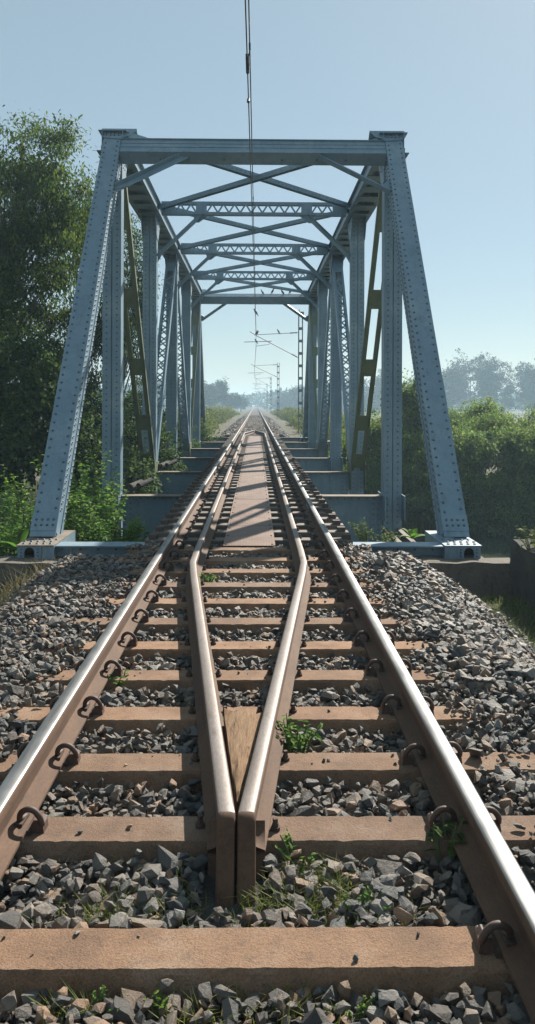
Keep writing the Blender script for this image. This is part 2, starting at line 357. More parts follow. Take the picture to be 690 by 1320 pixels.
# stones ---------------------------------------------------------------
def stone_protos(n):
    out = []
    for k in range(n):
        bm = bmesh.new()
        m = random.randint(14, 22)
        for i in range(m):
            v = Vector((random.gauss(0, 1), random.gauss(0, 1), random.gauss(0, 1))).normalized()
            q = max(abs(v.x), abs(v.y), abs(v.z)) ** 0.55
            bm.verts.new(v / q * random.choice((random.uniform(0.62, 0.85), random.uniform(0.9, 1.12))))
        bmesh.ops.convex_hull(bm, input=bm.verts)
        bmesh.ops.delete(bm, geom=[v for v in bm.verts if not v.link_faces], context='VERTS')
        bmesh.ops.dissolve_limit(bm, angle_limit=R(9), verts=bm.verts, edges=bm.edges)
        bmesh.ops.triangulate(bm, faces=bm.faces)
        bm.verts.ensure_lookup_table(); bm.verts.index_update()
        V = np.array([v.co[:] for v in bm.verts]); T = np.array([[v.index for v in f.verts] for f in bm.faces])
        out.append((V, T)); bm.free()
    return out
PROT = stone_protos(26)
def rand_rot(n):
    q = rng.normal(size=(n, 4)); q /= np.linalg.norm(q, axis=1)[:, None]; a, b, c, d = q.T
    return np.stack([np.stack([1 - 2 * (c * c + d * d), 2 * (b * c - a * d), 2 * (b * d + a * c)], 1),
                     np.stack([2 * (b * c + a * d), 1 - 2 * (b * b + d * d), 2 * (c * d - a * b)], 1),
                     np.stack([2 * (b * d - a * c), 2 * (c * d + a * b), 1 - 2 * (b * b + c * c)], 1)], 1)
def stones_mesh(name, P, S):
    n = len(P); Rm = rand_rot(n); pid = rng.integers(0, len(PROT), n)
    Vs, Ls, off = [], [], 0
    for k, (V, T) in enumerate(PROT):
        idx = np.where(pid == k)[0]
        if not len(idx): continue
        W = np.einsum('nij,nvj->nvi', Rm[idx], V[None] * S[idx][:, None, :]); W[:, :, 2] *= 0.88; W += P[idx][:, None, :]
        Vs.append(W.reshape(-1, 3)); L = T[None] + (off + np.arange(len(idx)) * len(V))[:, None, None]
        Ls.append(L.reshape(-1, 3)); off += len(idx) * len(V)
    V = np.concatenate(Vs); L = np.concatenate(Ls)
    return np_mesh(name, V, L.ravel(), np.full(len(L), 3), ['ballast_stone'])
def scatter(x0, x1, y0, y1, sp):
    xs = np.arange(x0, x1, sp); ys = np.arange(y0, y1, sp); a, b = np.meshgrid(xs, ys)
    a = a.ravel() + rng.uniform(-.55, .55, a.size) * sp; b = b.ravel() + rng.uniform(-.55, .55, b.size) * sp
    return a, b
def guard_x(y):                                                    # distance of each guard rail from the track centre
    return np.where(y < 7.4, 0.0365 + (0.525 - 0.0365) * np.clip((y - 2.87) / (7.4 - 2.87), 0, 1), 0.525)
def place(sp, lo, hi, zoff, keep=1.0):
    x, y = scatter(-2.75, 2.75, 1.45, ABUT0 - 0.05, sp)
    s = rng.uniform(lo, hi, len(x)) * np.where(rng.random(len(x)) < 0.10, 1.45, 1.0) * np.where(rng.random(len(x)) < 0.3, 0.7, 1.0)
    z = bed_h(x, y) + zoff + rng.uniform(-.012, .022, len(x))
    ax = np.abs(x); ok = rng.random(len(x)) < keep
    ds = np.min(np.abs(y[:, None] - np.array(SLY)[None]), axis=1)
    on = (ds < 0.105 + s * 0.55) & (ax < 1.385)
    cover = on & (ax > 1.04) & (rng.random(len(x)) < smooth01((ax - 0.98) / 0.30) * 0.66 * np.where(np.sin(y * 2.9 + np.sign(x)) > -0.4, 1.0, 0.35))
    z = np.where(cover, 0.012 + s * 0.3, z)
    ok &= (~on) | cover
    ok &= ~((np.abs(ax - 0.873) < 0.10) & (z + s > 0.0))
    ok &= ~((np.abs(ax - 0.873) < 0.15) & cover)
    ok &= ~((np.abs(ax - guard_x(y)) < 0.085) & (y > 2.7) & (z + s > 0.0))
    ok &= ~((ax < 0.115) & (y > 2.62) & (y < 2.95) & (z + s > -0.105))
    x, y, z, s = x[ok], y[ok], z[ok], s[ok]
    S = np.stack([s * rng.uniform(0.85, 1.45, len(s)), s * rng.uniform(0.7, 1.1, len(s)), s * rng.uniform(0.5, 0.85, len(s))], 1)
    return np.stack([x, y, z], 1), S
A = place(0.050, 0.019, 0.037, 0.012)
B = place(0.055, 0.018, 0.034, 0.033, 0.8)
C = place(0.030, 0.008, 0.017, 0.012, 0.7)
P = np.concatenate([A[0], B[0], C[0]]); S = np.concatenate([A[1], B[1], C[1]])
# heap spilled along the right-hand shoulder towards the abutment
hx = rng.uniform(1.25, 2.3, 2600); hy = rng.uniform(4.5, 9.3, 2600)
hz = bed_h(hx, hy) + 0.02 + rng.uniform(0, 0.04, 2600); hs = rng.uniform(0.026, 0.048, 2600)
ok = ~((np.min(np.abs(hy[:, None] - np.array(SLY)[None]), axis=1) < 0.12) & (hx < 1.36))
P = np.concatenate([P, np.stack([hx, hy, hz], 1)[ok]]); S = np.concatenate([S, np.stack([hs * 1.25, hs, hs * .7], 1)[ok]])
qn = 130; qx = rng.uniform(-1.3, 1.3, qn); qy = np.array(SLY)[rng.integers(0, len(SLY), qn)] + rng.uniform(-.075, .075, qn); qs = rng.uniform(0.004, 0.013, qn)
ok = (np.abs(np.abs(qx) - RAILX) > 0.15) & (np.abs(np.abs(qx) - guard_x(qy)) > 0.10)
P = np.concatenate([P, np.stack([qx, qy, qs * 0.5], 1)[ok]]); S = np.concatenate([S, np.stack([qs * 1.2, qs, qs * .7], 1)[ok]])
px = VX + (P[:, 0] - CAMX) / P[:, 1] * F; py = VY + (CAMZ - P[:, 2]) / P[:, 1] * F
vis = (px > 4) & (px < 686) & (py < 1312) & (P[:, 2] > bed_h(P[:, 0], P[:, 1]) + 0.012)
score = np.where(vis, S[:, 0] / P[:, 1], 0); big = np.argsort(-score)[:300]
rest = np.ones(len(P), bool); rest[big] = False
link('loose_stones', stones_mesh('loose_stones', P[rest], S[rest]), bed)['kind'] = 'stuff'
pm = [np_mesh('stone', V, T.ravel(), np.full(len(T), 3), ['ballast_stone']) for V, T in PROT]
for n, i in enumerate(big):
    o = link('stone', pm[n % len(pm)], bed, P[i]); o.scale = S[i]
    o.rotation_euler = (random.uniform(-.5, .5), random.uniform(-.5, .5), random.uniform(0, 6.28))
# stones of the far trackbed and of the gap over the near abutment
n = 9000
yy = ABUT1 - 0.5 + (rng.random(n) ** 1.7) * 70; xx = rng.uniform(-2.8, 2.8, n)
zz = np.where(np.abs(xx) < 1.5, -0.05, -0.05 - 0.5 * (np.abs(xx) - 1.5)) + 0.015; ss = rng.uniform(0.03, 0.06, n)
link('loose_stones', stones_mesh('far_loose_stones', np.stack([xx, yy, zz], 1), np.stack([ss * 1.3, ss, ss * .7], 1)), farbed)['kind'] = 'stuff'

# ------------------------------------------------------------------ rails
RAILX = 0.873
def rail_profile(h=0.172, head=0.072, foot=0.15):
    a = head / 2; f = foot / 2
    half = [(f, 0), (f, 0.011), (0.03, 0.026), (0.0095, 0.042), (0.0085, h - 0.062), (0.012, h - 0.05), (a, h - 0.040), (a, h - 0.014), (a - 0.004, h - 0.005), (a - 0.013, h - 0.0005)]
    return half + [(0, h)] + [(-x, z) for x, z in half[::-1]]
def rail_mesh(name, secs, prof, shiny, mats, origin, first=0):
    """secs: list of (origin point, right vector, up vector, (clip_lo, clip_hi)); the head-top faces take material 1"""
    v, f, mi = [], [], []; n = len(prof)
    hh = max(z for _, z in prof)
    for p, r, u, (lo, hi) in secs:
        for x, z in prof:
            xx = min(max(x, lo), hi); q = Vector(p) + Vector(r) * xx + Vector(u) * z - Vector(origin); v.append(tuple(q))
    for i in range(len(secs) - 1):
        for k in range(n):
            k2 = (k + 1) % n; f.append((i * n + k, i * n + k2, (i + 1) * n + k2, (i + 1) * n + k))
            zz = (prof[k][1] + prof[k2][1]) / 2; mi.append(1 if zz > hh - shiny and i >= first else 0)
    f.append(tuple(range(n))[::-1]); mi.append(0); f.append(tuple((len(secs) - 1) * n + k for k in range(n))); mi.append(0)
    me = bpy.data.meshes.new(name); me.from_pydata(v, [], f)
    for m in mats: me.materials.append(MAT[m])
    me.polygons.foreach_set('material_index', mi); me.polygons.foreach_set('use_smooth', [True] * len(f)); me.update(); me.set_sharp_from_angle(angle=R(40))
    bm = bmesh.new(); bm.from_mesh(me); bmesh.ops.recalc_face_normals(bm, faces=bm.faces); bm.to_mesh(me); bm.free()
    return me
NOCLIP = (-9, 9)
PR = rail_profile(); PG = rail_profile(0.156, 0.067, 0.136)
for sx, lab in ((-1, 'long running rail with a bright worn top and sunlit rusty inner face'), (1, 'long running rail with a bright worn top and shaded dark inner face')):
    ys = [-1.5] + list(np.arange(0, 60, 2.0)) + list(np.arange(60, 520, 20.0))
    secs = [((sx * RAILX, y, 0.010), (1, 0, 0), (0, 0, 1), NOCLIP) for y in ys]
    o = link('running_rail', rail_mesh('running_rail', secs, PR, 0.0030, ['rail_rust', 'rail_head'], (sx * RAILX, 2, 0)), None, (sx * RAILX, 2, 0))
    tag(o, lab, 'rail', 'running rails of the track')
    for fyy in ((11.9, 24.9) if sx > 0 else (18.0, 31.0)):
        m = MB()
        for s2 in (-1, 1):
            m.prism([(sx * RAILX + s2 * 0.0105, fyy - 0.3, 0.055), (sx * RAILX + s2 * 0.034, fyy - 0.3, 0.042), (sx * RAILX + s2 * 0.040, fyy - 0.3, 0.052), (sx * RAILX + s2 * 0.028, fyy - 0.3, 0.13), (sx * RAILX + s2 * 0.0105, fyy - 0.3, 0.118)], (0, 0.6, 0))
            for by in (-0.22, -0.08, 0.08, 0.22): m.tube([(sx * RAILX + s2 * 0.03, fyy + by, 0.088), (sx * RAILX + s2 * 0.056, fyy + by, 0.088)], 0.014, 6)
        m.build('fishplate', 'guard_top', o)

VTIP, VOPEN = 2.87, 7.4
def guard(sx, lab):
    secs = []
    def gx_(y):
        if y < VOPEN: return 0.0365 + (0.525 - 0.0365) * (y - VTIP) / (VOPEN - VTIP)
        if y > 40.6: return max(0.0365, 0.525 - (0.525 - 0.0365) * (y - 40.6) / 4.4)
        return 0.525
    def clip_for(x): return (-(x - 0.004), 9) if sx > 0 else (-9, x - 0.004)
    # nose bent down into the ballast, built on the line of the rail foot
    tx = gx_(VTIP)
    r = 0.045; slope = (0.525 - 0.0365) / (VOPEN - VTIP)
    for k in range(9):
        ang = R(66) * (1 - k / 8)
        d = Vector((0, math.cos(ang), math.sin(ang))); u = Vector((0, -math.sin(ang), math.cos(ang)))
        top = Vector((0, VTIP - r * math.sin(ang), 0.166 - r + r * math.cos(ang)))
        if k == 0:
            e = top - d * 0.36; nose = len(secs) + 8; secs.append((Vector((sx * tx, e.y, e.z)) - u * 0.156, (1, 0, 0), u, clip_for(tx)))
        secs.append((Vector((sx * tx, top.y, top.z)) - u * 0.156, (1, 0, 0), u, clip_for(tx)))
    # the foot stays clear of the bend: clamp foot points at the inner side of the bend
    ys = list(np.linspace(VTIP + 0.05, VOPEN - 0.12, 14)) + [VOPEN - 0.05, VOPEN + 0.03, VOPEN + 0.12] + list(np.arange(8, 40.6, 1.6)) + [40.6, 41.0] + list(np.linspace(41.4, 45.0, 7))
    for y in ys:
        x = gx_(y)
        if abs(y - VOPEN) < 0.13: x -= 0.006
        secs.append(((sx * x, y, 0.010), (1, 0, 0), (0, 0, 1), clip_for(x)))
    o = link('guard_rail', rail_mesh('guard_rail', secs, PG, 0.0030, ['rail_rust', 'guard_top'], (sx * 0.3, 5, 0), 8), None, (sx * 0.3, 5, 0))
    tag(o, lab, 'guard rail', 'guard rails between the running rails')
    sp = MB()                                                     # one screw spike, shared
    sp.tube([(0, 0, -0.005), (0, 0, 0.010)], 0.020, 8); sp.tube([(0, 0, 0.010), (0, 0, 0.018), (0, 0, 0.027)], [0.015, 0.014, 0.010], 6); sp.box((-0.008, -0.008, 0.027), (0.008, 0.008, 0.040))
    sm = sp.mesh('spike', 'dark_rust', sharp=40)
    for y in SLY[1:] + BSY:
        x = gx_(y)
        for s2 in (-1, 1):
            xx = x + s2 * 0.088
            if s2 < 0 and x < 0.10: continue
            if y < 26: link('spike', sm, o, Vector((sx * xx, y + random.uniform(-.03, .03), 0.004)) - o.location).rotation_euler[2] = random.uniform(0, 1.5)
            # base of the spike in the sleeper top
    return o
BSY = [LY[0] - 0.2955] + [LY[k] + (j + 0.5) * PANEL / 9 for k in range(6) for j in range(9)] + [LY[6] + 0.2955]
guard(-1, 'bent guard rail of the V on the side of the tall dark tree')
guard(1, 'bent guard rail of the V with rusty sunlit outer foot, on the river side')

wb = MB()
for (y0, y1, zt0, zt1) in ((3.05, 3.97, 0.112, 0.120),):
    pts = []
    N = 12
    for i in range(N + 1):
        y = y0 + (y1 - y0) * i / N; hw = guard_x(np.array(y)) - 0.050
        for k in range(6):
            u = -0.86 + 1.86 * k / 5; rag = 0.0 if i < N else random.uniform(-0.07, 0.03)
            pts.append((float(hw) * u, y + rag, zt0 + (zt1 - zt0) * i / N + random.uniform(-.010, .006) - 0.016 * abs(u)))
    nv = len(pts); pts += [(p[0] * 0.96, p[1] - 0.01, -0.11) for p in pts]
    fs = [(i * 6 + k, i * 6 + k + 1, (i + 1) * 6 + k + 1, (i + 1) * 6 + k) for i in range(N) for k in range(5)]
    fs += [(i * 6 + 5, i * 6 + 5 + nv, (i + 1) * 6 + 5 + nv, (i + 1) * 6 + 5) for i in range(N)] + [(i * 6, (i + 1) * 6, (i + 1) * 6 + nv, i * 6 + nv) for i in range(N)]
    fs += [(k, k + nv, k + 1 + nv, k + 1) for k in range(5)] + [(N * 6 + k, N * 6 + k + 1, N * 6 + k + 1 + nv, N * 6 + k + nv) for k in range(5)]
    wb.add(pts, fs)
tag(wb.build('wooden_wedge', 'split_wood', sharp=50), 'cracked orange-brown timber wedge jammed in the V of the guard rails', 'wedge')

# ------------------------------------------------------------------ sleepers
def sleeper_mesh(seed):
    rr = random.Random(seed); bm = bmesh.new(); N = 110
    sec = [(-0.130, -0.21), (-0.098, -0.012), (-0.088, 0.0), (0.088, 0.0), (0.098, -0.012), (0.130, -0.21)]
    rows = []
    for i in range(N + 1):
        x = -1.375 + 2.75 * i / N
        chip = [rr.random() ** 18 * 0.006, rr.random() ** 18 * 0.006]
        rows.append([bm.verts.new((x, y * (1 - (chip[y > 0] * 4 if -0.05 < z else 0)) + rr.uniform(-.0015, .0015), z - (chip[y > 0] if -0.05 < z else 0) + (rr.uniform(-.0012, .0012) if z > -.1 else 0))) for y, z in sec])
    for i in range(N):
        for k in range(5): bm.faces.new((rows[i][k], rows[i][k + 1], rows[i + 1][k + 1], rows[i + 1][k]))
    bm.faces.new(rows[0]); bm.faces.new(rows[-1][::-1])
    bmesh.ops.recalc_face_normals(bm, faces=bm.faces)
    me = bpy.data.meshes.new('concrete_body'); bm.to_mesh(me); bm.free(); me.materials.append(MAT['sleeper_concrete'])
    me.polygons.foreach_set('use_smooth', [True] * len(me.polygons)); me.set_sharp_from_angle(angle=R(32))
    return me
def smooth_path(pts, k=4):
    pts = [Vector(p) for p in pts]; out = []
    for i in range(len(pts) - 1):
        p0, p1, p2, p3 = pts[max(i - 1, 0)], pts[i], pts[i + 1], pts[min(i + 2, len(pts) - 1)]
        for j in range(k):
            t = j / k
            out.append(0.5 * ((2 * p1) + (p2 - p0) * t + (2 * p0 - 5 * p1 + 4 * p2 - p3) * t * t + (3 * p1 - p0 - 3 * p2 + p3) * t ** 3))
    return out + [pts[-1]]
cm = MB()      # elastic clip: u away from the rail web, v along the track
cm.tube(smooth_path([(0.120, 0.045, 0.024), (0.124, 0.005, 0.024), (0.128, -0.022, 0.034), (0.124, -0.036, 0.062), (0.104, -0.040, 0.088), (0.078, -0.040, 0.094), (0.054, -0.036, 0.080), (0.043, -0.026, 0.055), (0.045, -0.004, 0.041), (0.050, 0.024, 0.038)], 4), 0.0115, 8)
CLIP = cm.mesh('rail_clip', 'clip_rust', sharp=60)
im = MB(); im.prism([(0.080, -0.03, -0.01), (0.140, -0.03, -0.01), (0.134, -0.03, 0.030), (0.118, -0.03, 0.048), (0.098, -0.03, 0.048), (0.086, -0.03, 0.026)], (0, 0.06, 0))
INS = im.mesh('clip_insert', 'clip_rust')
lm = MB(); lm.box((0.028, -0.045, 0.030), (0.060, 0.045, 0.040)); lm.box((0.0765, -0.05, -0.004), (0.092, 0.05, 0.018))
LIN = lm.mesh('clip_liner', 'dark_rust')
pdm = MB(); pdm.box((-0.072, -0.07, -0.004), (0.072, 0.07, 0.0105)); PAD = pdm.mesh('rail_pad', 'dark_rust')
SM = [sleeper_mesh(k) for k in range(5)]
for i, y in enumerate(SLY):
    t = empty('concrete_sleeper', (0, y, 0))
    tag(t, f'rust-stained concrete sleeper in ballast, {ordinal(i + 1)} counting from the camera', 'sleeper', 'concrete sleepers in the near ballast')
    link('concrete_body', SM[i % 5], t).rotation_euler = (random.uniform(-.006, .006), 0, random.uniform(-.004, .004))
    for sx in (-1, 1):
        link('rail_pad', PAD, t, (sx * RAILX, 0, 0))
        for s2 in (-1, 1):
            c = link('rail_clip', CLIP, t, (sx * RAILX, random.uniform(-.008, .008), 0)); c.scale = (s2, 1 if s2 * sx < 0 else -1, 1)
            c.scale = (s2, 1, 1); c.rotation_euler = (random.uniform(-.06, .06), 0, random.uniform(-.07, .07))
            for nm, me in (('clip_insert', INS), ('clip_liner', LIN)):
                k = link(nm, me, c)
# steel sleepers of the bridge deck
bm_ = MB()
bm_.prism([(-1.25, -0.10, -0.15), (-1.25, -0.105, -0.012), (-1.25, -0.095, 0.0), (-1.25, 0.095, 0.0), (-1.25, 0.105, -0.012), (-1.25, 0.10, -0.15), (-1.25, 0.085, -0.15), (-1.25, 0.085, -0.02), (-1.25, -0.085, -0.02), (-1.25, -0.085, -0.15)], (2.5, 0, 0))
BS = bm_.mesh('channel_body', 'bridge_sleeper_steel')
cb = MB(); cb.box((-0.11, -0.085, 0.0005), (0.11, 0.085, 0.0095)); CH = cb.mesh('bearing_plate', 'dark_rust')
sb = MB()
for s2 in (1,):
    sb.box((s2 * 0.098 - 0.022, -0.04, 0.0095), (s2 * 0.098 + 0.022, 0.04, 0.034)); sb.box((s2 * 0.066 - 0.02, -0.03, 0.030), (s2 * 0.066 + 0.02, 0.03, 0.045))
    sb.tube([(s2 * 0.10, 0, 0.034), (s2 * 0.10, 0, 0.062)], 0.014, 6)
SHOE = sb.mesh('rail_clamp', 'dark_rust')
eb = MB(); eb.box((-0.085, -0.085, -0.235), (0.085, 0.085, -0.152)); PK = eb.mesh('packing_block', 'dark_rust')
stb = MB(); stb.prism([(0, -0.07, 0.0), (0, -0.05, 0.055), (0, 0.05, 0.055), (0, 0.07, 0.0)], (0.10, 0, 0)); HOOK = stb.mesh('end_cleat', 'dark_rust')
for i, y in enumerate(BSY):
    t = empty('bridge_sleeper', (0, y, 0))
    tag(t, f'brown steel channel sleeper on the bridge deck, {ordinal(i + 1)} from the near end', 'sleeper', 'steel sleepers of the bridge deck')
    link('channel_body', BS, t, (random.uniform(-.02, .02), 0, 0))
    for sx in (-1, 1):
        link('bearing_plate', CH, t, (sx * RAILX, 0, 0)); [setattr(link('rail_clamp', SHOE, t, (sx * RAILX, 0, 0)), 'scale', (s2, 1, 1)) for s2 in (-1, 1)]
        if i < 24: link('end_cleat', HOOK, t, (sx * 1.17 - 0.05, 0, 0.0005))
        link('packing_block', PK, t, (sx * 0.9, 0, 0))
fs_ = MB()
for y in np.arange(43.4, 120, 0.6):
    for a, b in ((-1.375, -0.95), (-0.8, 0.8), (0.95, 1.375)): fs_.box((a, y - 0.09, -0.2), (b, y + 0.09, -0.028))
tag(fs_.build('far_sleepers', 'sleeper_concrete'), 'far concrete sleepers half buried in ballast beyond the bridge', 'sleepers', kind='stuff')

# walkway plates
py0 = 9.06; edges = [9.06, 10.55] + [10.55 + 2.96 * k for k in range(1, 11)]
for i in range(len(edges) - 1):
    m = MB(); dz = random.uniform(0, 0.004); a, b = edges[i] + 0.008, edges[i + 1] - 0.012; dx = random.uniform(-.006, .006)
    m.box((-0.30 + dx, a, 0.008 + dz), (0.30 + dx, b, 0.016 + dz))
    o = m.build('walkway_plate', 'chequered_plate', origin=(0, a, 0))
    tag(o, f'rusty chequered steel walkway plate between guard rails, {ordinal(i + 1)} from the near end', 'plate', 'walkway plates along the bridge')
    r_ = MB()
    for yy in np.arange(a + 0.08, b, 0.59):
        for s2 in (-1, 1): r_.rivet((dx + s2 * 0.265, yy, 0.016 + dz), (0, 0, 1), 0.016, 0.009)
    r_.build('bolt', 'dark_rust', o, smooth=True)['kind'] = 'stuff'

# ------------------------------------------------------------------ truss bridge
XT = 2.68; ZU = 6.64; ZB = -0.115
bridge = empty('truss_bridge', (0, LY[0], -0.27))
tag(bridge, 'riveted blue-grey steel through-truss railway bridge carrying the track over the river', 'bridge')
PAINT = ['steel_paint', 'steel_dirty_top']
def riv(parent, fill, mat='steel_paint'):
    m = MB(); fill(m)
    if m.v: tag(m.build('rivets', 'rivet_paint_shaded', parent, smooth=True), kind='stuff')
def end_post(sx, near):
    if near: A, B = Vector((sx * XT, 10.45, -0.10)), Vector((sx * XT, 15.30, ZU))
    else: A, B = Vector((sx * XT, LY[6] - 0.52, -0.10)), Vector((sx * XT, LY[5] - 0.05, ZU))
    u = (B - A).normalized(); n = Vector((0, -u.z, u.y)) if near else Vector((0, u.z, -u.y))       # outward, upper face
    m = MB(); W, D = 0.33, 0.36; L = (B - A).length
    xs = Vector((1, 0, 0))
    c = (A + B) / 2
    m.obox(c + n * (D / 2 - 0.008), xs * W / 2, n * 0.008, u * (L / 2 + 0.10))                        # cover plate
    for s2 in (-1, 1):
        m.obox(c + xs * s2 * (W / 2 - 0.022), xs * 0.010, n * (D / 2 - 0.018), u * (L / 2 + 0.05))    # side webs
        m.obox(c + xs * s2 * (W / 2 - 0.0055) + n * (D / 2 - 0.066), xs * 0.0055, n * 0.049, u * (L / 2 + 0.03))   # angles
        m.obox(c + xs * s2 * (W / 2 - 0.0055) - n * (D / 2 - 0.049), xs * 0.0055, n * 0.049, u * (L / 2 + 0.03))
        m.obox(c + xs * s2 * (W / 2 - 0.050) - n * (D / 2 - 0.006), xs * 0.050, n * 0.006, u * (L / 2 + 0.03))
    o = m.build('end_post', 'steel_paint', bridge, bevel=0.003)
    k = 0; t = 0.55                                                                                    # battens closing the back of the box
    bt = MB()
    while t < L - 0.6:
        bt.obox(A + u * t - n * (D / 2 + 0.005), xs * (W / 2 - 0.02), n * 0.005, u * 0.11); t += 0.62
    bt.build('batten_plates', 'steel_paint', o)['kind'] = 'stuff'
    def fill(q):
        t = 0.26; sd = -sx
        while t < L - 0.15:
            for s2 in (-1, 1): q.rivet(A + u * (t + (0.0 if s2 < 0 else 0.05)) + xs * s2 * (W / 2 - 0.052) + n * D / 2, n, 0.0205, 0.017)
            t += 0.142
        t = 0.3
        while t < L - 0.1:
            q.rivet(A + u * t + xs * sd * W / 2 + n * (D / 2 - 0.05), xs * sd, 0.0175, 0.013); q.rivet(A + u * (t + 0.05) + xs * sd * W / 2 + n * (D / 2 - 0.09), xs * sd, 0.0175, 0.013)
            q.rivet(A + u * t + xs * sd * W / 2 - n * (D / 2 - 0.05), xs * sd, 0.0175, 0.013); t += 0.105
        for a in range(3):
            for b in range(4): q.rivet(A + u * (0.06 + 0.08 * (a % 2)) + xs * (-0.11 + 0.075 * b) + n * (D / 2 + 0.008), n, 0.0205, 0.016) if a < 2 else None
    riv(o, fill)
    f = MB(); f.obox(A + u * 0.10 + n * (D / 2 + 0.004), xs * (W / 2 + 0.004), n * 0.004, u * 0.12); f.build('foot_splice', 'steel_paint', o)
    # flared cap where post, chord and portal meet
    cp = MB(); T = B + n * (D / 2 + 0.006)
    o1 = XT + W / 2
    P4 = [(sx * (o1 + 0.065), 0.27), (sx * (o1 - W - 0.28), 0.27), (sx * (o1 - W - 0.17), 0.10), (sx * (o1 - W - 0.02), 0.02), (sx * (o1 - W - 0.02), -0.02), (sx * (o1 + 0.002), 0.02)]
    pts = [Vector((x, T.y, T.z)) + u * (v - 0.10) for x, v in P4]
    cp.prism(pts, n * 0.014)
    cp.obox(Vector((sx * (XT - 0.108), T.y, T.z)) + u * 0.18 - n * 0.21, xs * 0.335, n * 0.225, u * 0.010)
    cpo = cp.build('cap_plate', 'steel_paint', o)
    if near:
        q = MB()
        for a in range(3):
            for b in range(4): q.rivet(Vector((sx * (XT - 0.115 + 0.075 * b), T.y, T.z)) + u * (-0.02 + 0.065 * a) + n * 0.014, n, 0.020, 0.015)
        tag(q.build('rivets', 'rivet_paint_shaded', o, smooth=True), kind='stuff')
    return A, B, u, n
EP = {}
for sx in (-1, 1):
    for near in (True, False): EP[sx, near] = end_post(sx, near)

def vertical_post(sx, k):
    y = LY[k]; m = MB(); W, D = 0.35, 0.30; z0, z1 = -0.95, ZU - 0.19
    x = sx * XT
    for s2 in (-1, 1):
        m.box((x + s2 * (W / 2 - 0.006) - 0.006, y - D / 2 + 0.010, z0), (x + s2 * (W / 2 - 0.006) + 0.006, y + D / 2 - 0.010, z1))
        for a in (-1, 1):
            ya = y + a * (D / 2 - 0.005)
            m.box((min(x + s2 * 0.009, x + s2 * W / 2), ya - 0.005, z0), (max(x + s2 * 0.009, x + s2 * W / 2), ya + 0.005, z1))
    m.box((x - 0.02, y - D / 2 + 0.030, z0), (x + 0.02, y + D / 2 - 0.030, z1))
    o = m.build('vertical_post', 'steel_paint', bridge, bevel=0.003)
    def fill(q):
        z = z0 + 0.1
        while z < z1 - 0.05:
            for s2 in (-1, 1): q.rivet((x + s2 * 0.098, y - D / 2, z), (0, -1, 0), 0.0185, 0.014)
            z += 0.116
    riv(o, fill)
    gm = MB()                                                       # flared gusset at the top of the post
    if k in (1, 2, 3, 4, 5):
        ya, yb, yc, yd = y - 0.16, y - 0.60, y + 0.60, y + 0.16
        if k == 1: ya, yb = y - 0.14, y - 0.14
        if k == 5: yc, yd = y + 0.14, y + 0.14
        for s2 in (-1, 1):
            gm = MB(); gm.prism([(x + s2 * (W / 2 + 0.002), ya, ZU - 0.75), (x + s2 * (W / 2 + 0.002), yb, ZU - 0.10), (x + s2 * (W / 2 + 0.002), yc, ZU - 0.10), (x + s2 * (W / 2 + 0.002), yd, ZU - 0.75)], (s2 * 0.012, 0, 0))
            gm.build('gusset_plate', 'steel_paint', o)
        q = MB(); sd = -sx
        for a in range(7):
            for b in range(5): q.rivet((x + sd * (W / 2 + 0.014), y - 0.42 + 0.14 * a if b else y - 0.36 + 0.12 * a, ZU - 0.14 - 0.085 * b), (sd, 0, 0), 0.018, 0.013) if abs(-0.42 + 0.14 * a) < 0.46 - 0.075 * b and not (k == 1 and a < 3) and not (k == 5 and a > 3) else None
        tag(q.build('rivets', 'rivet_paint_shaded', o, smooth=True), kind='stuff')
    lg = MB()                                                       # dark gusset box at the foot
    for s2 in (-1, 1):
        lg = MB(); lg.box((x + s2 * 0.185 - 0.007, y - 0.45, -0.55), (x + s2 * 0.185 + 0.007, y + 0.45, 0.12 if k % 2 == 0 else -0.08))
        lg.build('foot_gusset', 'steel_olive' if k % 2 == 0 else 'steel_paint', o)
for sx in (-1, 1):
    for k in range(1, 6): vertical_post(sx, k)

def top_chord(sx):
    y0, y1 = LY[1] - 0.15, LY[5] + 0.10; x = sx * XT; m = MB()
    m.box((x - 0.27, y0, ZU + 0.186), (x + 0.27, y1, ZU + 0.20))
    for s2 in (-1, 1):
        m.box((x + s2 * 0.195 - 0.008, y0, ZU - 0.188), (x + s2 * 0.195 + 0.008, y1, ZU + 0.185))
        a, b = sorted((x + s2 * 0.204, x + s2 * 0.30)); m.box((a, y0, ZU - 0.20), (b, y1, ZU - 0.187))
        m.box((x + s2 * 0.210 - 0.006, y0, ZU - 0.186), (x + s2 * 0.210 + 0.006, y1, ZU - 0.10))
    o = m.build('top_chord', 'steel_paint', bridge, bevel=0.003)
    bt = MB(); bt.box((-0.27, -0.23, -0.006), (0.27, 0.23, 0.006)); me = bt.mesh('batten_plate', 'steel_paint')
    t = y0 + 0.9
    while t < y1 - 0.5:
        if min(abs(t - yy) for yy in LY) > 0.4: link('batten_plate', me, o, Vector((x, t, ZU - 0.207)) - wloc(o))
        t += 0.83
    bc = MB()
    for a in (-1, 1):
        bc.box((x + a * 0.155 - 0.007, LY[0] + 0.95, -1.05), (x + a * 0.155 + 0.007, LY[6] - 0.95, -0.75)); bc.box((x + a * 0.125 - 0.045, LY[0] + 0.95, -0.749), (x + a * 0.125 + 0.045, LY[6] - 0.95, -0.737))
    bc.build('bottom_chord', ['steel_dirty_top'], bridge)
for sx in (-1, 1): top_chord(sx)

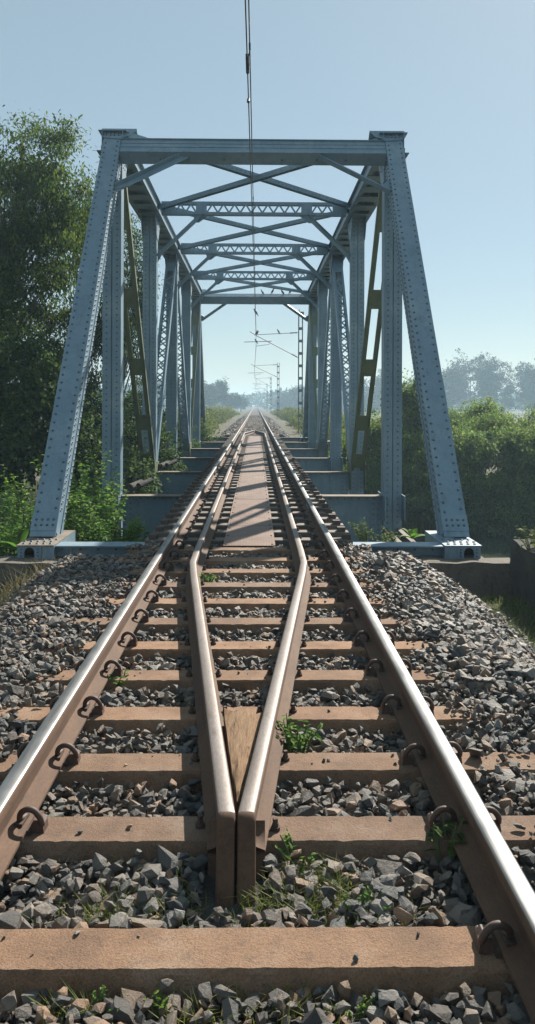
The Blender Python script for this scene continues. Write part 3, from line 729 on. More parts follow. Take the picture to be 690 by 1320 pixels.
def flat_diagonal(sx, k0, k1):                                      # U(k0) down to L(k1): paired flats with battens
    x = sx * XT; p0 = Vector((x, LY[k0], ZU - 0.15)); p1 = Vector((x, LY[k1], -0.25)); d = (p1 - p0).normalized()
    p0 += d * 0.25; m = MB()
    for s2 in (-1, 1):
        off = Vector((s2 * 0.13, 0, 0)); m.bar(p0 + off, p1 + off, 0.105, 0.022, (1, 0, 0))
        m.bar(p0 + off + Vector((s2 * 0.046, 0, 0)), p1 + off + Vector((s2 * 0.046, 0, 0)), 0.012, 0.11, (1, 0, 0))
    o = m.build('diagonal', 'steel_olive', bridge, bevel=0.002)
    b = MB(); L = (p1 - p0).length; n = Vector((1, 0, 0)).cross(d)
    b.obox((0, 0, 0), Vector((0.15, 0, 0)), n * 0.006, d * 0.24); me = b.mesh('batten_plate', 'steel_olive')
    for fr in (0.14, 0.36, 0.58, 0.78, 0.93): link('batten_plate', me, o, p0 + d * L * fr + n * 0.018 * (1 if n.y < 0 else -1) - wloc(o))
def laced_diagonal(sx, kl, ku):                                     # L(kl) up to U(ku): two channels joined by lacing
    x = sx * XT; p0 = Vector((x, LY[kl], -0.2)); p1 = Vector((x, LY[ku], ZU - 0.2)); d = (p1 - p0).normalized(); L = (p1 - p0).length
    n = Vector((1, 0, 0)).cross(d)
    if n.y > 0: n = -n                                               # towards the camera
    m = MB(); D, W = 0.26, 0.32; xs = Vector((1, 0, 0)); c = (p0 + p1) / 2
    for s2 in (-1, 1):
        m.obox(c + xs * s2 * (W / 2 - 0.006), xs * 0.006, n * D / 2, d * L / 2)
        for a in (-1, 1): m.obox(c + xs * s2 * (W / 2 - 0.0385) + n * a * (D / 2 - 0.006), xs * 0.0265, n * 0.006, d * L / 2)
    for e in (0.45, L - 0.55): m.obox(p0 + d * e + n * (D / 2 + 0.005), xs * (W / 2 - 0.012), n * 0.005, d * 0.30)
    pitch = 0.235; t = 0.85; k = 0; bars = []
    while t + pitch < L - 0.9: bars.append((t, k % 2)); t += pitch; k += 1
    for t, s in bars:
        a, b = (-1, 1) if s else (1, -1)
        m.bar(p0 + d * t + xs * a * 0.10 - n * (D / 2 + 0.005), p0 + d * (t + pitch) + xs * b * 0.10 - n * (D / 2 + 0.005), 0.040, 0.010, xs)
    o = m.build('laced_diagonal', 'steel_paint', bridge)
    mes = []
    for a in (1, -1):
        q = MB(); q.bar(xs * a * 0.125 - d * pitch / 2, -xs * a * 0.125 + d * pitch / 2, 0.040, 0.010, xs); mes.append(q.mesh('lacing_bar', 'steel_paint'))
    for t, s in bars: link('lacing_bar', mes[s], o, p0 + d * (t + pitch / 2) + n * (D / 2 + 0.005 + 0.0005 * s) - wloc(o))
for sx in (-1, 1):
    flat_diagonal(sx, 1, 2); flat_diagonal(sx, 5, 4); laced_diagonal(sx, 2, 3); laced_diagonal(sx, 4, 3)

def portal(near):
    A, B, u, n = EP[1, near]; m = MB(); a, b = 0.40, 0.26
    zc = 6.24 if near else 6.30; ref = Vector((0, 15.0 if near else LY[5] + 0.25, 0))
    # lower front corner of the box lies on the end-post face
    t = ((zc - A.z) / u.z); P = A + u * t + n * (0.18 if near else 0.18); P.x = 0
    half = XT - 0.17
    X_ = Vector((half, 0, 0))
    C = P + u * a / 2 - n * b / 2
    m.obox(C + n * (b / 2 - 0.03), X_, n * 0.006, u * (a / 2 - 0.012))                     # front web, set back behind the flanges
    m.obox(C - n * (b / 2 - 0.02), X_, n * 0.006, u * (a / 2 - 0.012))
    m.obox(C + u * (a / 2 - 0.006), X_, n * (b / 2 + 0.02), u * 0.006)
    m.obox(C - u * (a / 2 - 0.006), X_, n * (b / 2 + 0.012), u * 0.006)
    m.obox(C + n * (b / 2 - 0.019) + u * (a / 2 - 0.062), X_, n * 0.005, u * 0.048)
    m.obox(C + n * (b / 2 - 0.019) - u * (a / 2 - 0.062), X_, n * 0.005, u * 0.048)
    m.obox(C + n * (b / 2 - 0.017), X_, n * 0.004, u * 0.022)
    o = m.build('portal_strut', 'steel_paint', bridge, bevel=0.002)
    s_ = MB()
    for xx in (-1.06, 1.06): s_.obox(C + Vector((xx, 0, 0)) + n * (b / 2 - 0.010), Vector((0.012, 0, 0)), n * 0.004, u * (a / 2 - 0.012))
    s_.build('stiffeners', 'steel_paint', o)
    if near:
        q = MB()
        for xx in (-1.75, -1.2, -0.55, 0.55, 1.2, 1.75): q.rivet(C + Vector((xx, 0, 0)) - u * (a / 2) - n * 0.02, -u, 0.024, 0.03)
        tag(q.build('rivets', 'rivet_paint_shaded', o, smooth=True), kind='stuff')
    for sx in (-1, 1):
        k = MB(); s0 = P + Vector((sx * 1.26, 0, 0)) - n * 0.10 + u * 0.02; tt = t - 0.95
        s1 = A + u * tt + n * 0.06; s1.x = sx * (XT - 0.17)
        side = n
        k.bar(s0, s1, 0.012, 0.13, side); dd = (s1 - s0).normalized(); sd = dd.cross(side).normalized()
        k.bar(s0 + n * 0.045 + sd * 0.058, s1 + n * 0.045 + sd * 0.058, 0.10, 0.012, side)
        ko = k.build('knee_brace', 'steel_paint', bridge)
        g = MB(); g.prism([s1 + Vector((0, 0, 0)) + n * 0.012, s1 + u * 0.30 + n * 0.012, s1 + u * 0.10 - Vector((sx * 0.26, 0, 0)) + n * 0.012], n * 0.01); g.build('gusset_plate', 'steel_paint', ko)
portal(True); portal(False)

def sway(k):
    y = LY[k]; zt, zb = ZU + 0.215, ZU - 0.11; half = XT - 0.29; m = MB()
    for z, sgn in ((zt, -1), (zb, 1)):
        m.box((-half, y - 0.09, z - 0.006), (half, y + 0.09, z + 0.006))
        for a in (-1, 1):
            zz = z + sgn * 0.0365; m.box((-half, y + a * 0.075 - 0.005, zz - 0.030), (half, y + a * 0.075 + 0.005, zz + 0.030))
    o = m.build('sway_strut', 'steel_paint', bridge)
    zc = (zt + zb) / 2
    def plate(x0, x1):
        p = MB(); p.box((x0, y - 0.092, zb + 0.008), (x1, y - 0.081, zt - 0.008)); p.build('batten_plate', 'steel_paint', o)
    for s in (-1, 1):
        a, b = sorted((s * half, s * (half - 0.36))); plate(a, b)
        a, b = sorted((s * 1.22, s * 1.50)); plate(a, b)
    hw = 0.14; hh = (zt - zb) / 2 - 0.055; mes = []
    for s in (1, -1):
        q = MB(); q.bar((-hw / 2, 0, -hh * s), (hw / 2, 0, hh * s), 0.010, 0.042, (0, 1, 0)); mes.append(q.mesh('lacing_bar', 'steel_paint'))
    i = 0
    def run(x0, x1):
        nonlocal i
        n_ = max(2, int(round((x1 - x0) / hw)))
        for j in range(n_): link('lacing_bar', mes[j % 2], o, Vector((x0 + (j + 0.5) * (x1 - x0) / n_, y - 0.062 + 0.001 * (j % 2), zc)) - wloc(o))
    run(-1.22, 1.22); run(-half + 0.36, -1.50); run(1.50, half - 0.36)
    for sx in (-1, 1):
        kb = MB(); s0 = Vector((sx * 1.36, y - 0.05, zb - 0.0)); s1 = Vector((sx * (XT - 0.19), y - 0.05, zb - 1.08))
        kb.bar(s0, s1, 0.012, 0.11, (0, 1, 0)); dd = (s1 - s0).normalized(); sd = dd.cross(Vector((0, 1, 0)))
        kb.bar(s0 + Vector((0, -0.05, 0)) + sd * 0.05, s1 + Vector((0, -0.05, 0)) + sd * 0.05, 0.10, 0.010, (0, 1, 0))
        ko = kb.build('knee_brace', 'steel_paint', bridge)
        g = MB(); g.prism([(sx * 1.16, y - 0.035, zb - 0.008), (sx * 1.58, y - 0.035, zb - 0.008), (sx * 1.52, y - 0.035, zb - 0.20), (sx * 1.42, y - 0.035, zb - 0.20)], (0, 0.010, 0))
        g.build('gusset_plate', 'steel_paint', ko); g = MB()
        g.prism([s1 + Vector((0, 0.02, 0.20)), s1 + Vector((0, 0.02, -0.16)), s1 + Vector((-sx * 0.16, 0.02, 0.12))], (0, 0.010, 0))
        g.build('gusset_plate', 'steel_paint', ko)
for k in (2, 3, 4): sway(k)

for k in range(1, 5):                                                # crossed top laterals
    for s in (-1, 1):
        y0, y1 = LY[k] + (0.1 if k > 1 else -0.05), LY[k + 1] - 0.1; z = ZU + 0.10 + (0.08 if s > 0 else 0.0)
        m = MB(); p0 = Vector((-s * (XT - 0.25), y0, z)); p1 = Vector((s * (XT - 0.25), y1, z)); d = (p1 - p0).normalized(); sd = Vector((0, 0, 1)).cross(d)
        m.bar(p0, p1, 0.13, 0.010, sd)
        for a in (-1, 1): m.bar(p0 + sd * a * 0.060 + Vector((0, 0, -0.055)), p1 + sd * a * 0.060 + Vector((0, 0, -0.055)), 0.010, 0.099, sd)
        o = m.build('lateral_brace', 'steel_paint', bridge)
        if k < 3 and s > 0:
            q = MB(); L = (p1 - p0).length; t = 0.3
            while t < L - 0.2: q.rivet(p0 + d * t + Vector((0, 0, -0.055)) + (sd if sd.y < 0 else -sd) * 0.066, sd if sd.y < 0 else -sd, 0.014, 0.010); t += 0.14
            tag(q.build('rivets', 'rivet_paint_shaded', o, smooth=True), kind='stuff')

for k in range(0, 7):                                                # cross girders
    y = LY[k]; m = MB(); end = k in (0, 6); zb = -0.29 if end else -1.05; half = XT - 0.20
    if end: half = 2.395
    m.box((-half, y - 0.15, ZB - 0.016), (half, y + 0.15, ZB), 0 if k == 0 else 1)
    m.box((-half, y - 0.008, zb + 0.016), (half, y + 0.008, ZB - 0.0165)); m.box((-half, y - 0.15, zb), (half, y + 0.15, zb + 0.0155))
    m.box((-half, y - 0.1, ZB - 0.028), (half, y - 0.0085, ZB - 0.0165)); m.box((-half, y - 0.020, ZB - 0.11), (half, y - 0.0085, ZB - 0.0285))
    for s in (-1, 1):
        a, b = sorted((s * half, s * (half - 0.20))); m.box((a, y - 0.026, zb + 0.017), (b, y - 0.0205 + 0.012, ZB - 0.029 if end else ZB - 0.112))
    if end:
        for xx in (-1.9, 1.9): m.box((xx - 0.02, y - 0.06, zb + 0.017), (xx + 0.02, y - 0.009, ZB - 0.112))
    o = m.build('cross_girder', PAINT, bridge)
    def fill(q):
        x = -half + 0.06
        while x < half:
            if abs(x) > 0.9: q.rivet((x, y - 0.020, ZB - 0.065), (0, -1, 0), 0.0175, 0.012)
            x += 0.14 if not end else 0.22
        for s in (-1, 1):
            z = ZB - 0.16
            while z > zb + 0.05:
                for c in (0.05, 0.15): q.rivet((s * (half - c), y - 0.026, z), (0, -1, 0), 0.0175, 0.012)
                z -= 0.10
    riv(o, fill)
for sx in (-1, 1):                                                   # rail bearers under the sleepers
    m = MB(); x = sx * 0.9
    m.box((x - 0.10, LY[0] - 0.45, -0.25), (x + 0.10, LY[6] + 0.45, -0.236)); m.box((x - 0.008, LY[0] + 0.16, -0.75), (x + 0.008, LY[6] - 0.16, -0.2505)); m.box((x - 0.10, LY[0] + 0.16, -0.765), (x + 0.10, LY[6] - 0.16, -0.7505))
    m.build('rail_bearer', 'steel_paint', bridge)
for sx in (-1, 1):                                                   # bearing boxes under the end posts
    for near in (True, False):
        s = 1 if near else -1; y0 = 9.74 if near else LY[6] + 0.19; y1 = y0 + s * 1.15
        x0, x1 = 2.40, 2.845; z0, z1 = -0.28, -0.112; m = MB()
        fr = []                                                       # front plate with an arched hand hole
        cx, hwid, hz = 2.70, 0.062, -0.19
        arch = [(cx + hwid, z0)] + [(cx + hwid * math.cos(t), hz + hwid * math.sin(t)) for t in np.linspace(0, math.pi, 9)] + [(cx - hwid, z0)]
        poly = [(x1, z0), (x1, z1), (x0, z1), (x0, z0)] + arch[::-1]
        m.prism([(sx * a, y0, b) for a, b in poly], (0, s * 0.014, 0))
        for a, b in ((x0, x0 + 0.012), (x1 - 0.012, x1), (2.555, 2.57)):
            p, q = sorted((sx * a, sx * b)); c_, d_ = sorted((y0 + s * 0.0145, y1)); m.box((p, c_, z0), (q, d_, z1))
        p, q = sorted((sx * 2.553, sx * 2.573)); c_, d_ = sorted((y0 - s * 0.02, y0 - s * 0.0005)); m.box((p, c_, z0), (q, d_, z1))
        o = m.build('bearing_box', 'steel_paint', bridge)
        t = MB(); p, q = sorted((sx * (x0 - 0.0), sx * (x1 + 0.012))); c_, d_ = sorted((y0 - s * 0.012, y1)); t.box((p, c_, z1 + 0.0005), (q, d_, z1 + 0.014))
        t.build('sole_plate', 'steel_dirty_top' if sx < 0 else 'steel_paint', o)
        r_ = MB()
        for a in range(5):
            for b in range(3): r_.rivet((sx * (2.46 + 0.082 * a + 0.03 * (b % 2)), y0 + s * (0.07 + 0.15 * b), z1 + 0.014), (0, 0, 1), 0.023, 0.017)
        for zz in (-0.15, -0.19, -0.23):
            for xx in (2.60, 2.80): r_.rivet((sx * xx, y0, zz), (0, -s, 0), 0.013, 0.01)
        tag(r_.build('rivets', 'rivet_paint_shaded', o, smooth=True), kind='stuff')
        bl = MB(); c_, d_ = sorted((y1 - s * 0.1, y0 + s * 0.25)); p, q = sorted((sx * 2.42, sx * 2.82)); bl.box((p, c_, z0 + 0.02), (q, d_, z1 - 0.001)); bl.build('bearing_core', 'dark_rust', o)
for x, y, L_ in ((-2.35, LY[1] + 0.25, 0.30), (-2.40, LY[2] + 0.25, 0.30)):
    for a, b, r_ in (((x - 0.05, y, -0.02), (x + 0.10, y + L_ * 2.0, 0.02), 0.085), ((x + 0.12, y + 0.1, 0.02), (x + 0.32, y + L_ * 1.6, 0.10), 0.055)):
        q = MB(); q.tube([a, b], r_, 12); q.tube([a, Vector(a) + (Vector(b) - Vector(a)) * 0.02], r_ * 1.12, 12); q.build('lateral_tube', 'dark_concrete', bridge, sharp=40)

# ------------------------------------------------------------------ abutments and wing wall
def rough_block(name, boxes, mat, label, cat, sub=0.18, amp=0.012, kind=None):
    bm = bmesh.new()
    for lo, hi in boxes:
        r = bmesh.ops.create_cube(bm, size=1.0); vs = r['verts']
        for v in vs: v.co = Vector((lo[i] + (v.co[i] + 0.5) * (hi[i] - lo[i]) for i in range(3)))
    long = [e for e in bm.edges]
    for _ in range(3):
        es = [e for e in bm.edges if e.calc_length() > sub * 2.2]
        if es: bmesh.ops.subdivide_edges(bm, edges=es, cuts=2, use_grid_fill=True)
    for v in bm.verts: v.co += Vector((random.gauss(0, amp), random.gauss(0, amp), random.gauss(0, amp)))
    me = bpy.data.meshes.new(name); bm.to_mesh(me); bm.free(); me.materials.append(MAT[mat])
    me.polygons.foreach_set('use_smooth', [True] * len(me.polygons)); me.set_sharp_from_angle(angle=R(50))
    o = link(name, me); tag(o, label, cat, kind=kind); return o
rough_block('abutment', [((-2.9, ABUT0, -4.2), (2.9, 10.9, -0.262)), ((2.9, ABUT0, -4.2), (3.22, 9.80, -0.264)), ((-6.5, ABUT0, -4.2), (-2.9, 9.85, -0.264))], 'old_concrete', 'weathered concrete bed block under the near bridge bearings', 'abutment', 0.25, 0.008)
rough_block('abutment', [((-4.6, LY[6] - 0.55, -4.2), (4.6, ABUT1 - 0.4, -0.300))], 'old_concrete', 'concrete abutment under the far end of the bridge', 'abutment', 0.5, 0.008)
rough_block('wing_wall', [((3.12, 5.0, -1.4), (3.55, 9.40, 0.015))], 'dark_concrete', 'dark concrete wing wall beside the ballast on the river side', 'wall', 0.2, 0.014)

# ------------------------------------------------------------------ overhead line
def zz_cat(y): return 5.94 if y < 40 else None
def wire_pt(y, high):
    masts = [55 + 55 * k for k in range(0, 8)]
    stag = lambda k: 0.08 if k == 0 else 0.20 * (-1) ** k
    if y <= 55:
        x = -0.075 + (stag(0) + 0.075) * max(y, 0) / 55.0
        if high: return Vector((x + 0.03 * (1 - y / 55), y, 5.93 if y < 34 else 5.93 + 0.50 * ((y - 34) / 21) ** 1.5))
        return Vector((x, y, 5.64))
    k = min(int((y - 55) // 55), 6); t = (y - 55 - 55 * k) / 55.0
    a = 6.43 if k == 0 else 6.95; b = 6.95
    x = stag(k) * (1 - t) + stag(k + 1) * t
    if high: return Vector((x, y, a * (1 - t) + b * t - 4 * 0.75 * t * (1 - t)))
    return Vector((x, y, 5.64 + 0.02))
ysw = list(np.arange(-4, 55, 3.0)) + list(np.arange(55, 386, 5.5))
for high, nm, lab in ((False, 'contact_wire', 'lower overhead contact wire running along the track through the bridge'), (True, 'catenary_wire', 'upper overhead catenary wire carrying the droppers above the track')):
    m = MB(); m.tube([wire_pt(y, high) for y in ysw], 0.0085, 5)
    o = m.build(nm, 'wire_dark', smooth=True); tag(o, lab, 'wire', 'overhead wires')
    if high:
        for y in [9.5, 16.5, 25, 34, 43, 49] + list(np.arange(62, 240, 9.2)):
            a, b = wire_pt(y, True), wire_pt(y, False); q = MB(); q.tube([a, b], 0.005, 5)
            for p in (a, b): q.box((p.x - 0.012, p.y - 0.05, p.z - 0.03), (p.x + 0.012, p.y + 0.05, p.z + 0.015))
            if y == 9.5:
                q.box((b.x - 0.02, y - 0.35, b.z + 0.0), (b.x + 0.02, y + 0.1, b.z + 0.04)); q.tube([(b.x, y + 0.9, b.z - 0.04), (b.x, y + 1.05, b.z + 0.05)], 0.022, 6); q.tube([(b.x, y - 0.25, b.z + 0.03), (a.x, y + 0.6, a.z)], 0.006, 5)
            q.build('dropper', 'wire_dark', o)
for k in range(8):
    y = 55 + 55 * k; x = 3.15; h = 7.75 - (0 if k == 0 else 0.35); t = empty('overhead_line_mast', (x, y, -0.9))
    tag(t, f'battened steel mast with cantilever arm beside track, {ordinal(k + 1)} beyond the bridge', 'mast', 'overhead line masts along the track')
    m = MB()
    for s in (-1, 1):
        m.box((x + s * 0.13 - 0.035, y - 0.09, -0.9), (x + s * 0.13 + 0.035, y + 0.09, h))
    m.build('mast_channels', 'mast_steel', t)
    bt = MB(); bt.box((-0.17, -0.098, -0.10), (0.17, -0.091, 0.10)); me = bt.mesh('batten_plate', 'mast_steel')
    for z in np.arange(0.0, h - 0.1, 0.86 if k < 3 else 1.3): link('batten_plate', me, t, (0, 0, z + 0.9))
    zc, zw = wire_pt(y + 1e-6, True).z, wire_pt(y + 1e-6, False).z; xw = wire_pt(y + 1e-6, True).x
    c = MB(); r_ = 0.028 if k == 0 else 0.035
    c.tube([(x - 0.17, y, zc + 0.18), (xw, y, zc + 0.02)], r_ * 0.7, 6); c.tube([(x - 0.17, y, zc - 1.55), (xw, y, zc - 0.03), (xw - 0.45, y, zc + 0.25)], r_, 6)
    c.tube([(xw - 0.85, y, zw + 0.28), (x - 2.0, y, zw + 0.33 + 0.02)], r_ * 0.8, 6)
    c.tube([(xw + 0.9, y + 0.1, zw + 0.26), (xw + 0.9, y + 0.1, zw + 0.13), (xw, y, zw + 0.0)], r_ * 0.6, 6)
    co = c.build('cantilever', 'mast_steel', t)
    i_ = MB()
    p0, p1 = Vector((x - 0.25, y, zc + 0.175)), Vector((x - 0.75, y, zc + 0.145))
    for a, b in ((p0, p1), (Vector((x - 0.25, y, zc - 1.50)), Vector((x - 0.62, y, zc - 1.30)))):
        for j in range(6):
            q = a.lerp(b, (j + 0.5) / 6); d = (b - a).normalized() * 0.02; i_.tube([q - d, q + d], [0.065, 0.045], 8)
    i_.build('insulator', 'dark_rust', co)
    if k == 0:
        q = MB(); q.box((x - 0.16, y - 0.14, h + 0.001), (x + 0.22, y + 0.14, h + 0.30)); q.tube([(x - 0.1, y, h + 0.30), (x - 0.1, y, h + 0.46)], 0.03, 6); q.build('mast_head_box', 'mast_steel', t)

# ------------------------------------------------------------------ birds
bmh = MB()
def ell(path, rad, seg=8): bmh.tube(path, rad, seg)
ell([(0, -0.035, 0.165), (0, -0.03, 0.15), (0, -0.012, 0.115), (0, 0.015, 0.075), (0, 0.04, 0.04), (0, 0.065, 0.0), (0, 0.10, -0.06)], [0.016, 0.030, 0.044, 0.043, 0.030, 0.015, 0.010])
ell([(0, -0.03, 0.15), (0, -0.042, 0.178), (0, -0.05, 0.196), (0, -0.06, 0.20), (0, -0.078, 0.196), (0, -0.10, 0.19)], [0.028, 0.025, 0.027, 0.022, 0.010, 0.002])
for s in (-1, 1): ell([(s * 0.018, 0.02, 0.07), (s * 0.02, 0.005, 0.035), (s * 0.02, 0.0, 0.0), (s * 0.02, -0.03, 0.002)], 0.006, 5)
BIRD = bmh.mesh('bird', 'bird_dark', sharp=70)
def bird(loc, rz, s, lab):
    o = link('bird', BIRD, None, loc); o.rotation_euler = (0, 0, rz); o.scale = (s, s, s); tag(o, lab, 'bird', 'birds perched on the bridge and wires')
A_, B_, u_, n_ = EP[1, False]
tp = (6.30 - A_.z) / u_.z; Pq = A_ + u_ * (tp + 0.40) + n_ * 0.18
for i, px_ in enumerate((338, 351, 364, 374, 388)):
    X_ = CAMX + (px_ - VX) / F * (Pq.y - 0.1)
    bird((X_, Pq.y - 0.02 - 0.05 * (i % 2), Pq.z - 0.01 + 0.03 * (i % 2)), random.uniform(1.2, 1.9) * (1 if i % 2 else -1), 1.0 + 0.06 * (i % 3), f'small dark bird on far portal beam, {ordinal(i + 1)} right of the wire')
for i, (y, hi, lab, s) in enumerate(((38.5, True, 'dark bird alone on the wire just below the far portal beam', 1.3), (54.4, True, 'dark bird at the top of the cluster where wire meets cantilever', 1.3), (52.0, False, 'dark bird on the lower wire just below the cantilever cluster', 1.3))):
    p = wire_pt(y, hi); bird((p.x, p.y, p.z + 0.008), random.uniform(-1.8, -1.2) if i != 1 else 1.3, s, lab)
zc = wire_pt(55, True).z
bird((1.62, 55, zc + 0.13), -1.4, 1.3, 'dark bird alone on the cantilever stay left of the first mast')
bird((0.16, 55, zc + 0.035), 1.5, 1.2, 'dark bird at the mast side of the cluster on the cantilever end')

# ------------------------------------------------------------------ plants
LEAF4 = (np.array([(0, 0, 0), (0.34, 0.42, 0.06), (0, 1, -0.08), (-0.34, 0.42, 0.06)]), [(0, 1, 2, 3)])
LEAF6 = (np.array([(0, 0, 0), (0.30, 0.28, 0.08), (0.26, 0.68, 0.05), (0, 1.0, -0.16), (-0.26, 0.68, 0.05), (-0.30, 0.28, 0.08), (0, 0.35, -0.01), (0, 0.7, -0.05)]),
         [(0, 1, 6), (6, 1, 2, 7), (7, 2, 3), (0, 6, 5), (6, 7, 4, 5), (7, 3, 4)])
def leaf_batch(P, D, N, S, proto, width=1.0):
    """P positions, D leaf directions, N approximate normals, S lengths"""
    V0, F0 = proto; n = len(P)
    D = D / (np.linalg.norm(D, axis=1)[:, None] + 1e-9); Sd = np.cross(D, N); Sd /= (np.linalg.norm(Sd, axis=1)[:, None] + 1e-9); Nn = np.cross(Sd, D)
    w = V0[None] * S[:, None, None]
    V = P[:, None, :] + Sd[:, None, :] * w[:, :, 0:1] * width + D[:, None, :] * w[:, :, 1:2] + Nn[:, None, :] * w[:, :, 2:3]
    loops, sizes = [], []
    base = (np.arange(n) * len(V0))
    flat = np.concatenate([np.array(f) for f in F0]); loops = (base[:, None] + flat[None]).ravel(); sizes = np.tile(np.array([len(f) for f in F0]), n)
    return V.reshape(-1, 3), loops, sizes
def unit(n):
    v = rng.normal(size=(n, 3)); return v / np.linalg.norm(v, axis=1)[:, None]
def crown_mesh(name, blobs, clumps, per, leaf, mat, clump_r=0.35, droop=0.25, proto=LEAF4, width=1.0, shell=0.55, sprays=0):
    """blobs: (centre, radii, weight). Leaves sit in clumps spread through the blobs."""
    Ws = np.array([b[2] if len(b) > 2 else b[1][0] * b[1][1] * b[1][2] for b in blobs]); Ws = Ws / Ws.sum()
    which = rng.choice(len(blobs), clumps, p=Ws)
    C0 = np.array([b[0] for b in blobs], float)[which]; Rr = np.array([b[1] for b in blobs], float)[which]
    u = unit(clumps); r = shell + (1 - shell) * rng.random(clumps) ** 0.6; r = np.where(rng.random(clumps) < 0.25, rng.random(clumps) ** 0.4, r)
    r *= 1 + 0.16 * rng.normal(size=clumps)
    C = C0 + u * r[:, None] * Rr
    if sprays:                                                     # gather the clumps into sprays with gaps between them
        k = max(6, clumps // sprays); idx = rng.integers(0, k, clumps); C = C[:k][idx] + rng.normal(size=(clumps, 3)) * np.array([1, 1, 0.55]) * clump_r * 1.5 * rng.uniform(0.5, 1.25, k)[idx][:, None]; u = u[:k][idx]
    cr = clump_r * rng.uniform(0.5, 1.35, clumps)
    P = np.repeat(C, per, 0); n = len(P)
    P = P + np.repeat(cr, per)[:, None] * rng.normal(size=(n, 3)) * np.array([0.6, 0.6, 0.42])
    out = np.repeat(u, per, 0)
    D = unit(n) * 0.9 + out * 0.5 + np.array([0, 0, -droop * 2]); N = unit(n) * 0.7 + np.array([0, 0, 1.0]) + out * 0.4
    V, L, Z_ = leaf_batch(P, D, N, leaf * rng.uniform(0.55, 1.3, n), proto, width)
    return np_mesh(name, V, L, Z_, [mat]), C
def limbs(m, base, top, C, r0, count, jitter=0.25, seg=7):
    base, top = Vector(base), Vector(top); n = 7; tr = []
    for i in range(n + 1):
        t = i / n; p = base.lerp(top, t) + Vector((random.gauss(0, jitter), random.gauss(0, jitter), 0)) * t * (1 - t) * 2; tr.append(p)
    m.tube(tr, [r0 * (1.15 - 0.95 * (i / n)) for i in range(n + 1)], seg)
    idx = rng.choice(len(C), min(count, len(C)), replace=False)
    for i in idx:
        q = Vector(C[i]); t = min(max((q.z - base.z) / max(top.z - base.z, 0.1) - 0.22, 0.12), 0.95); k = t * n; a = tr[int(k)].lerp(tr[min(int(k) + 1, n)], k - int(k))
        mid = a.lerp(q, 0.55) + Vector((random.gauss(0, .12), random.gauss(0, .12), random.gauss(0.1, .12)))
        rb = r0 * (1.0 - 0.8 * t) * 0.42
        m.tube([a, a.lerp(mid, 0.5), mid, q], [rb, rb * 0.75, rb * 0.5, rb * 0.16], 5, caps=False)
def tree(name, label, cat, base, top, blobs, clumps, per, leaf, mat, r0=0.16, nb=30, group=None, clump_r=0.35, droop=0.3, proto=LEAF4, width=1.0, trunk='trunk', crown='crown', bark='bark', shell=0.55, sprays=0):
    t = empty(name, base); tag(t, label, cat, group)
    me, C = crown_mesh(crown, blobs, clumps, per, leaf, mat, clump_r, droop, proto, width, shell, sprays)
    o = link(crown, me, t, -t.location); 
    m = MB(); limbs(m, Vector(base) - Vector((0, 0, 0.15)), top, C, r0, nb); m.build(trunk, bark, t, sharp=60)
    return t
def gz(x, y): return float(ground_h(x, y))
def blob(px, py, Y, rx, rz, ry=None, w=None):                         # ellipsoid seen at a pixel, radii in pixels -> metres
    s = Y / F; r = (rx * s, (ry if ry else rx) * s, rz * s); return (at(px, py, Y), r, w if w else r[0] * r[2] * (r[1] ** 0.5))

TR = 'tall trees on the near bank'
tree('feathery_tree', 'tallest dark feathery tree standing at the outer edge left of the end post', 'tree', (-7.4, 20.5, gz(-7.4, 20.5)), at(30, 190, 20.5),
     [blob(10, 210, 20.5, 60, 60), blob(62, 215, 20, 46, 48), blob(90, 285, 20, 38, 56), blob(20, 320, 20, 70, 75), blob(85, 370, 20.5, 36, 50), blob(30, 430, 20, 70, 70), blob(-60, 300, 21, 60, 140), blob(-10, 530, 20, 70, 60)],
     1500, 46, 0.115, 'leaf_tree', 0.24, 130, TR, 0.30, 0.45, width=0.6, shell=0.25, sprays=13)
tree('feathery_tree', 'slender dark tree seen between the slanting end post and first upright post', 'tree', (-5.0, 22.5, gz(-5.0, 22.5)), at(98, 330, 22.5),
     [blob(100, 300, 22.5, 26, 60), blob(112, 250, 23, 12, 26), blob(125, 420, 22.5, 26, 56), blob(75, 480, 22, 42, 60), blob(148, 370, 23, 13, 50), blob(120, 545, 22, 32, 40)],
     640, 46, 0.11, 'leaf_tree', 0.13, 60, TR, 0.26, 0.45, width=0.6, shell=0.25, sprays=11)
tree('feathery_tree', 'thin open tree showing sky through its leaves between the first two upright posts', 'tree', (-5.6, 31.0, gz(-5.6, 31.0)), at(172, 330, 31.0),
     [blob(172, 330, 31, 15, 45), blob(186, 370, 31, 15, 48), blob(165, 400, 31, 20, 50), blob(183, 455, 31, 12, 38)],
     260, 36, 0.13, 'leaf_tree', 0.12, 26, TR, 0.34, 0.4, width=0.62)
tree('feathery_tree', 'low spreading dark tree under the tallest one', 'tree', (-7.6, 17.5, gz(-7.6, 17.5)), at(10, 500, 17.5),
     [blob(10, 500, 17.5, 60, 60), blob(60, 540, 17.5, 46, 50), blob(0, 590, 17, 60, 40), blob(100, 575, 18, 36, 36), blob(-60, 540, 17.5, 60, 90)],
     620, 40, 0.12, 'leaf_tree', 0.12, 30, TR, 0.32, 0.3)
BU = 'dark bushes behind the left truss'
bl = [((130, 600, 19, 40, 42), 'deep green bush behind the foot of the first upright post'), ((185, 585, 24, 32, 44), 'dark bush behind the first cross girder'),
      ((175, 535, 30, 30, 34), 'sunlit green bush seen past the paired flat diagonal'), ((215, 560, 34, 24, 30), 'dark bush behind the laced diagonal beyond the second post'),
      ((245, 555, 40, 22, 26), 'small bush beside the far end post on the tree side')]
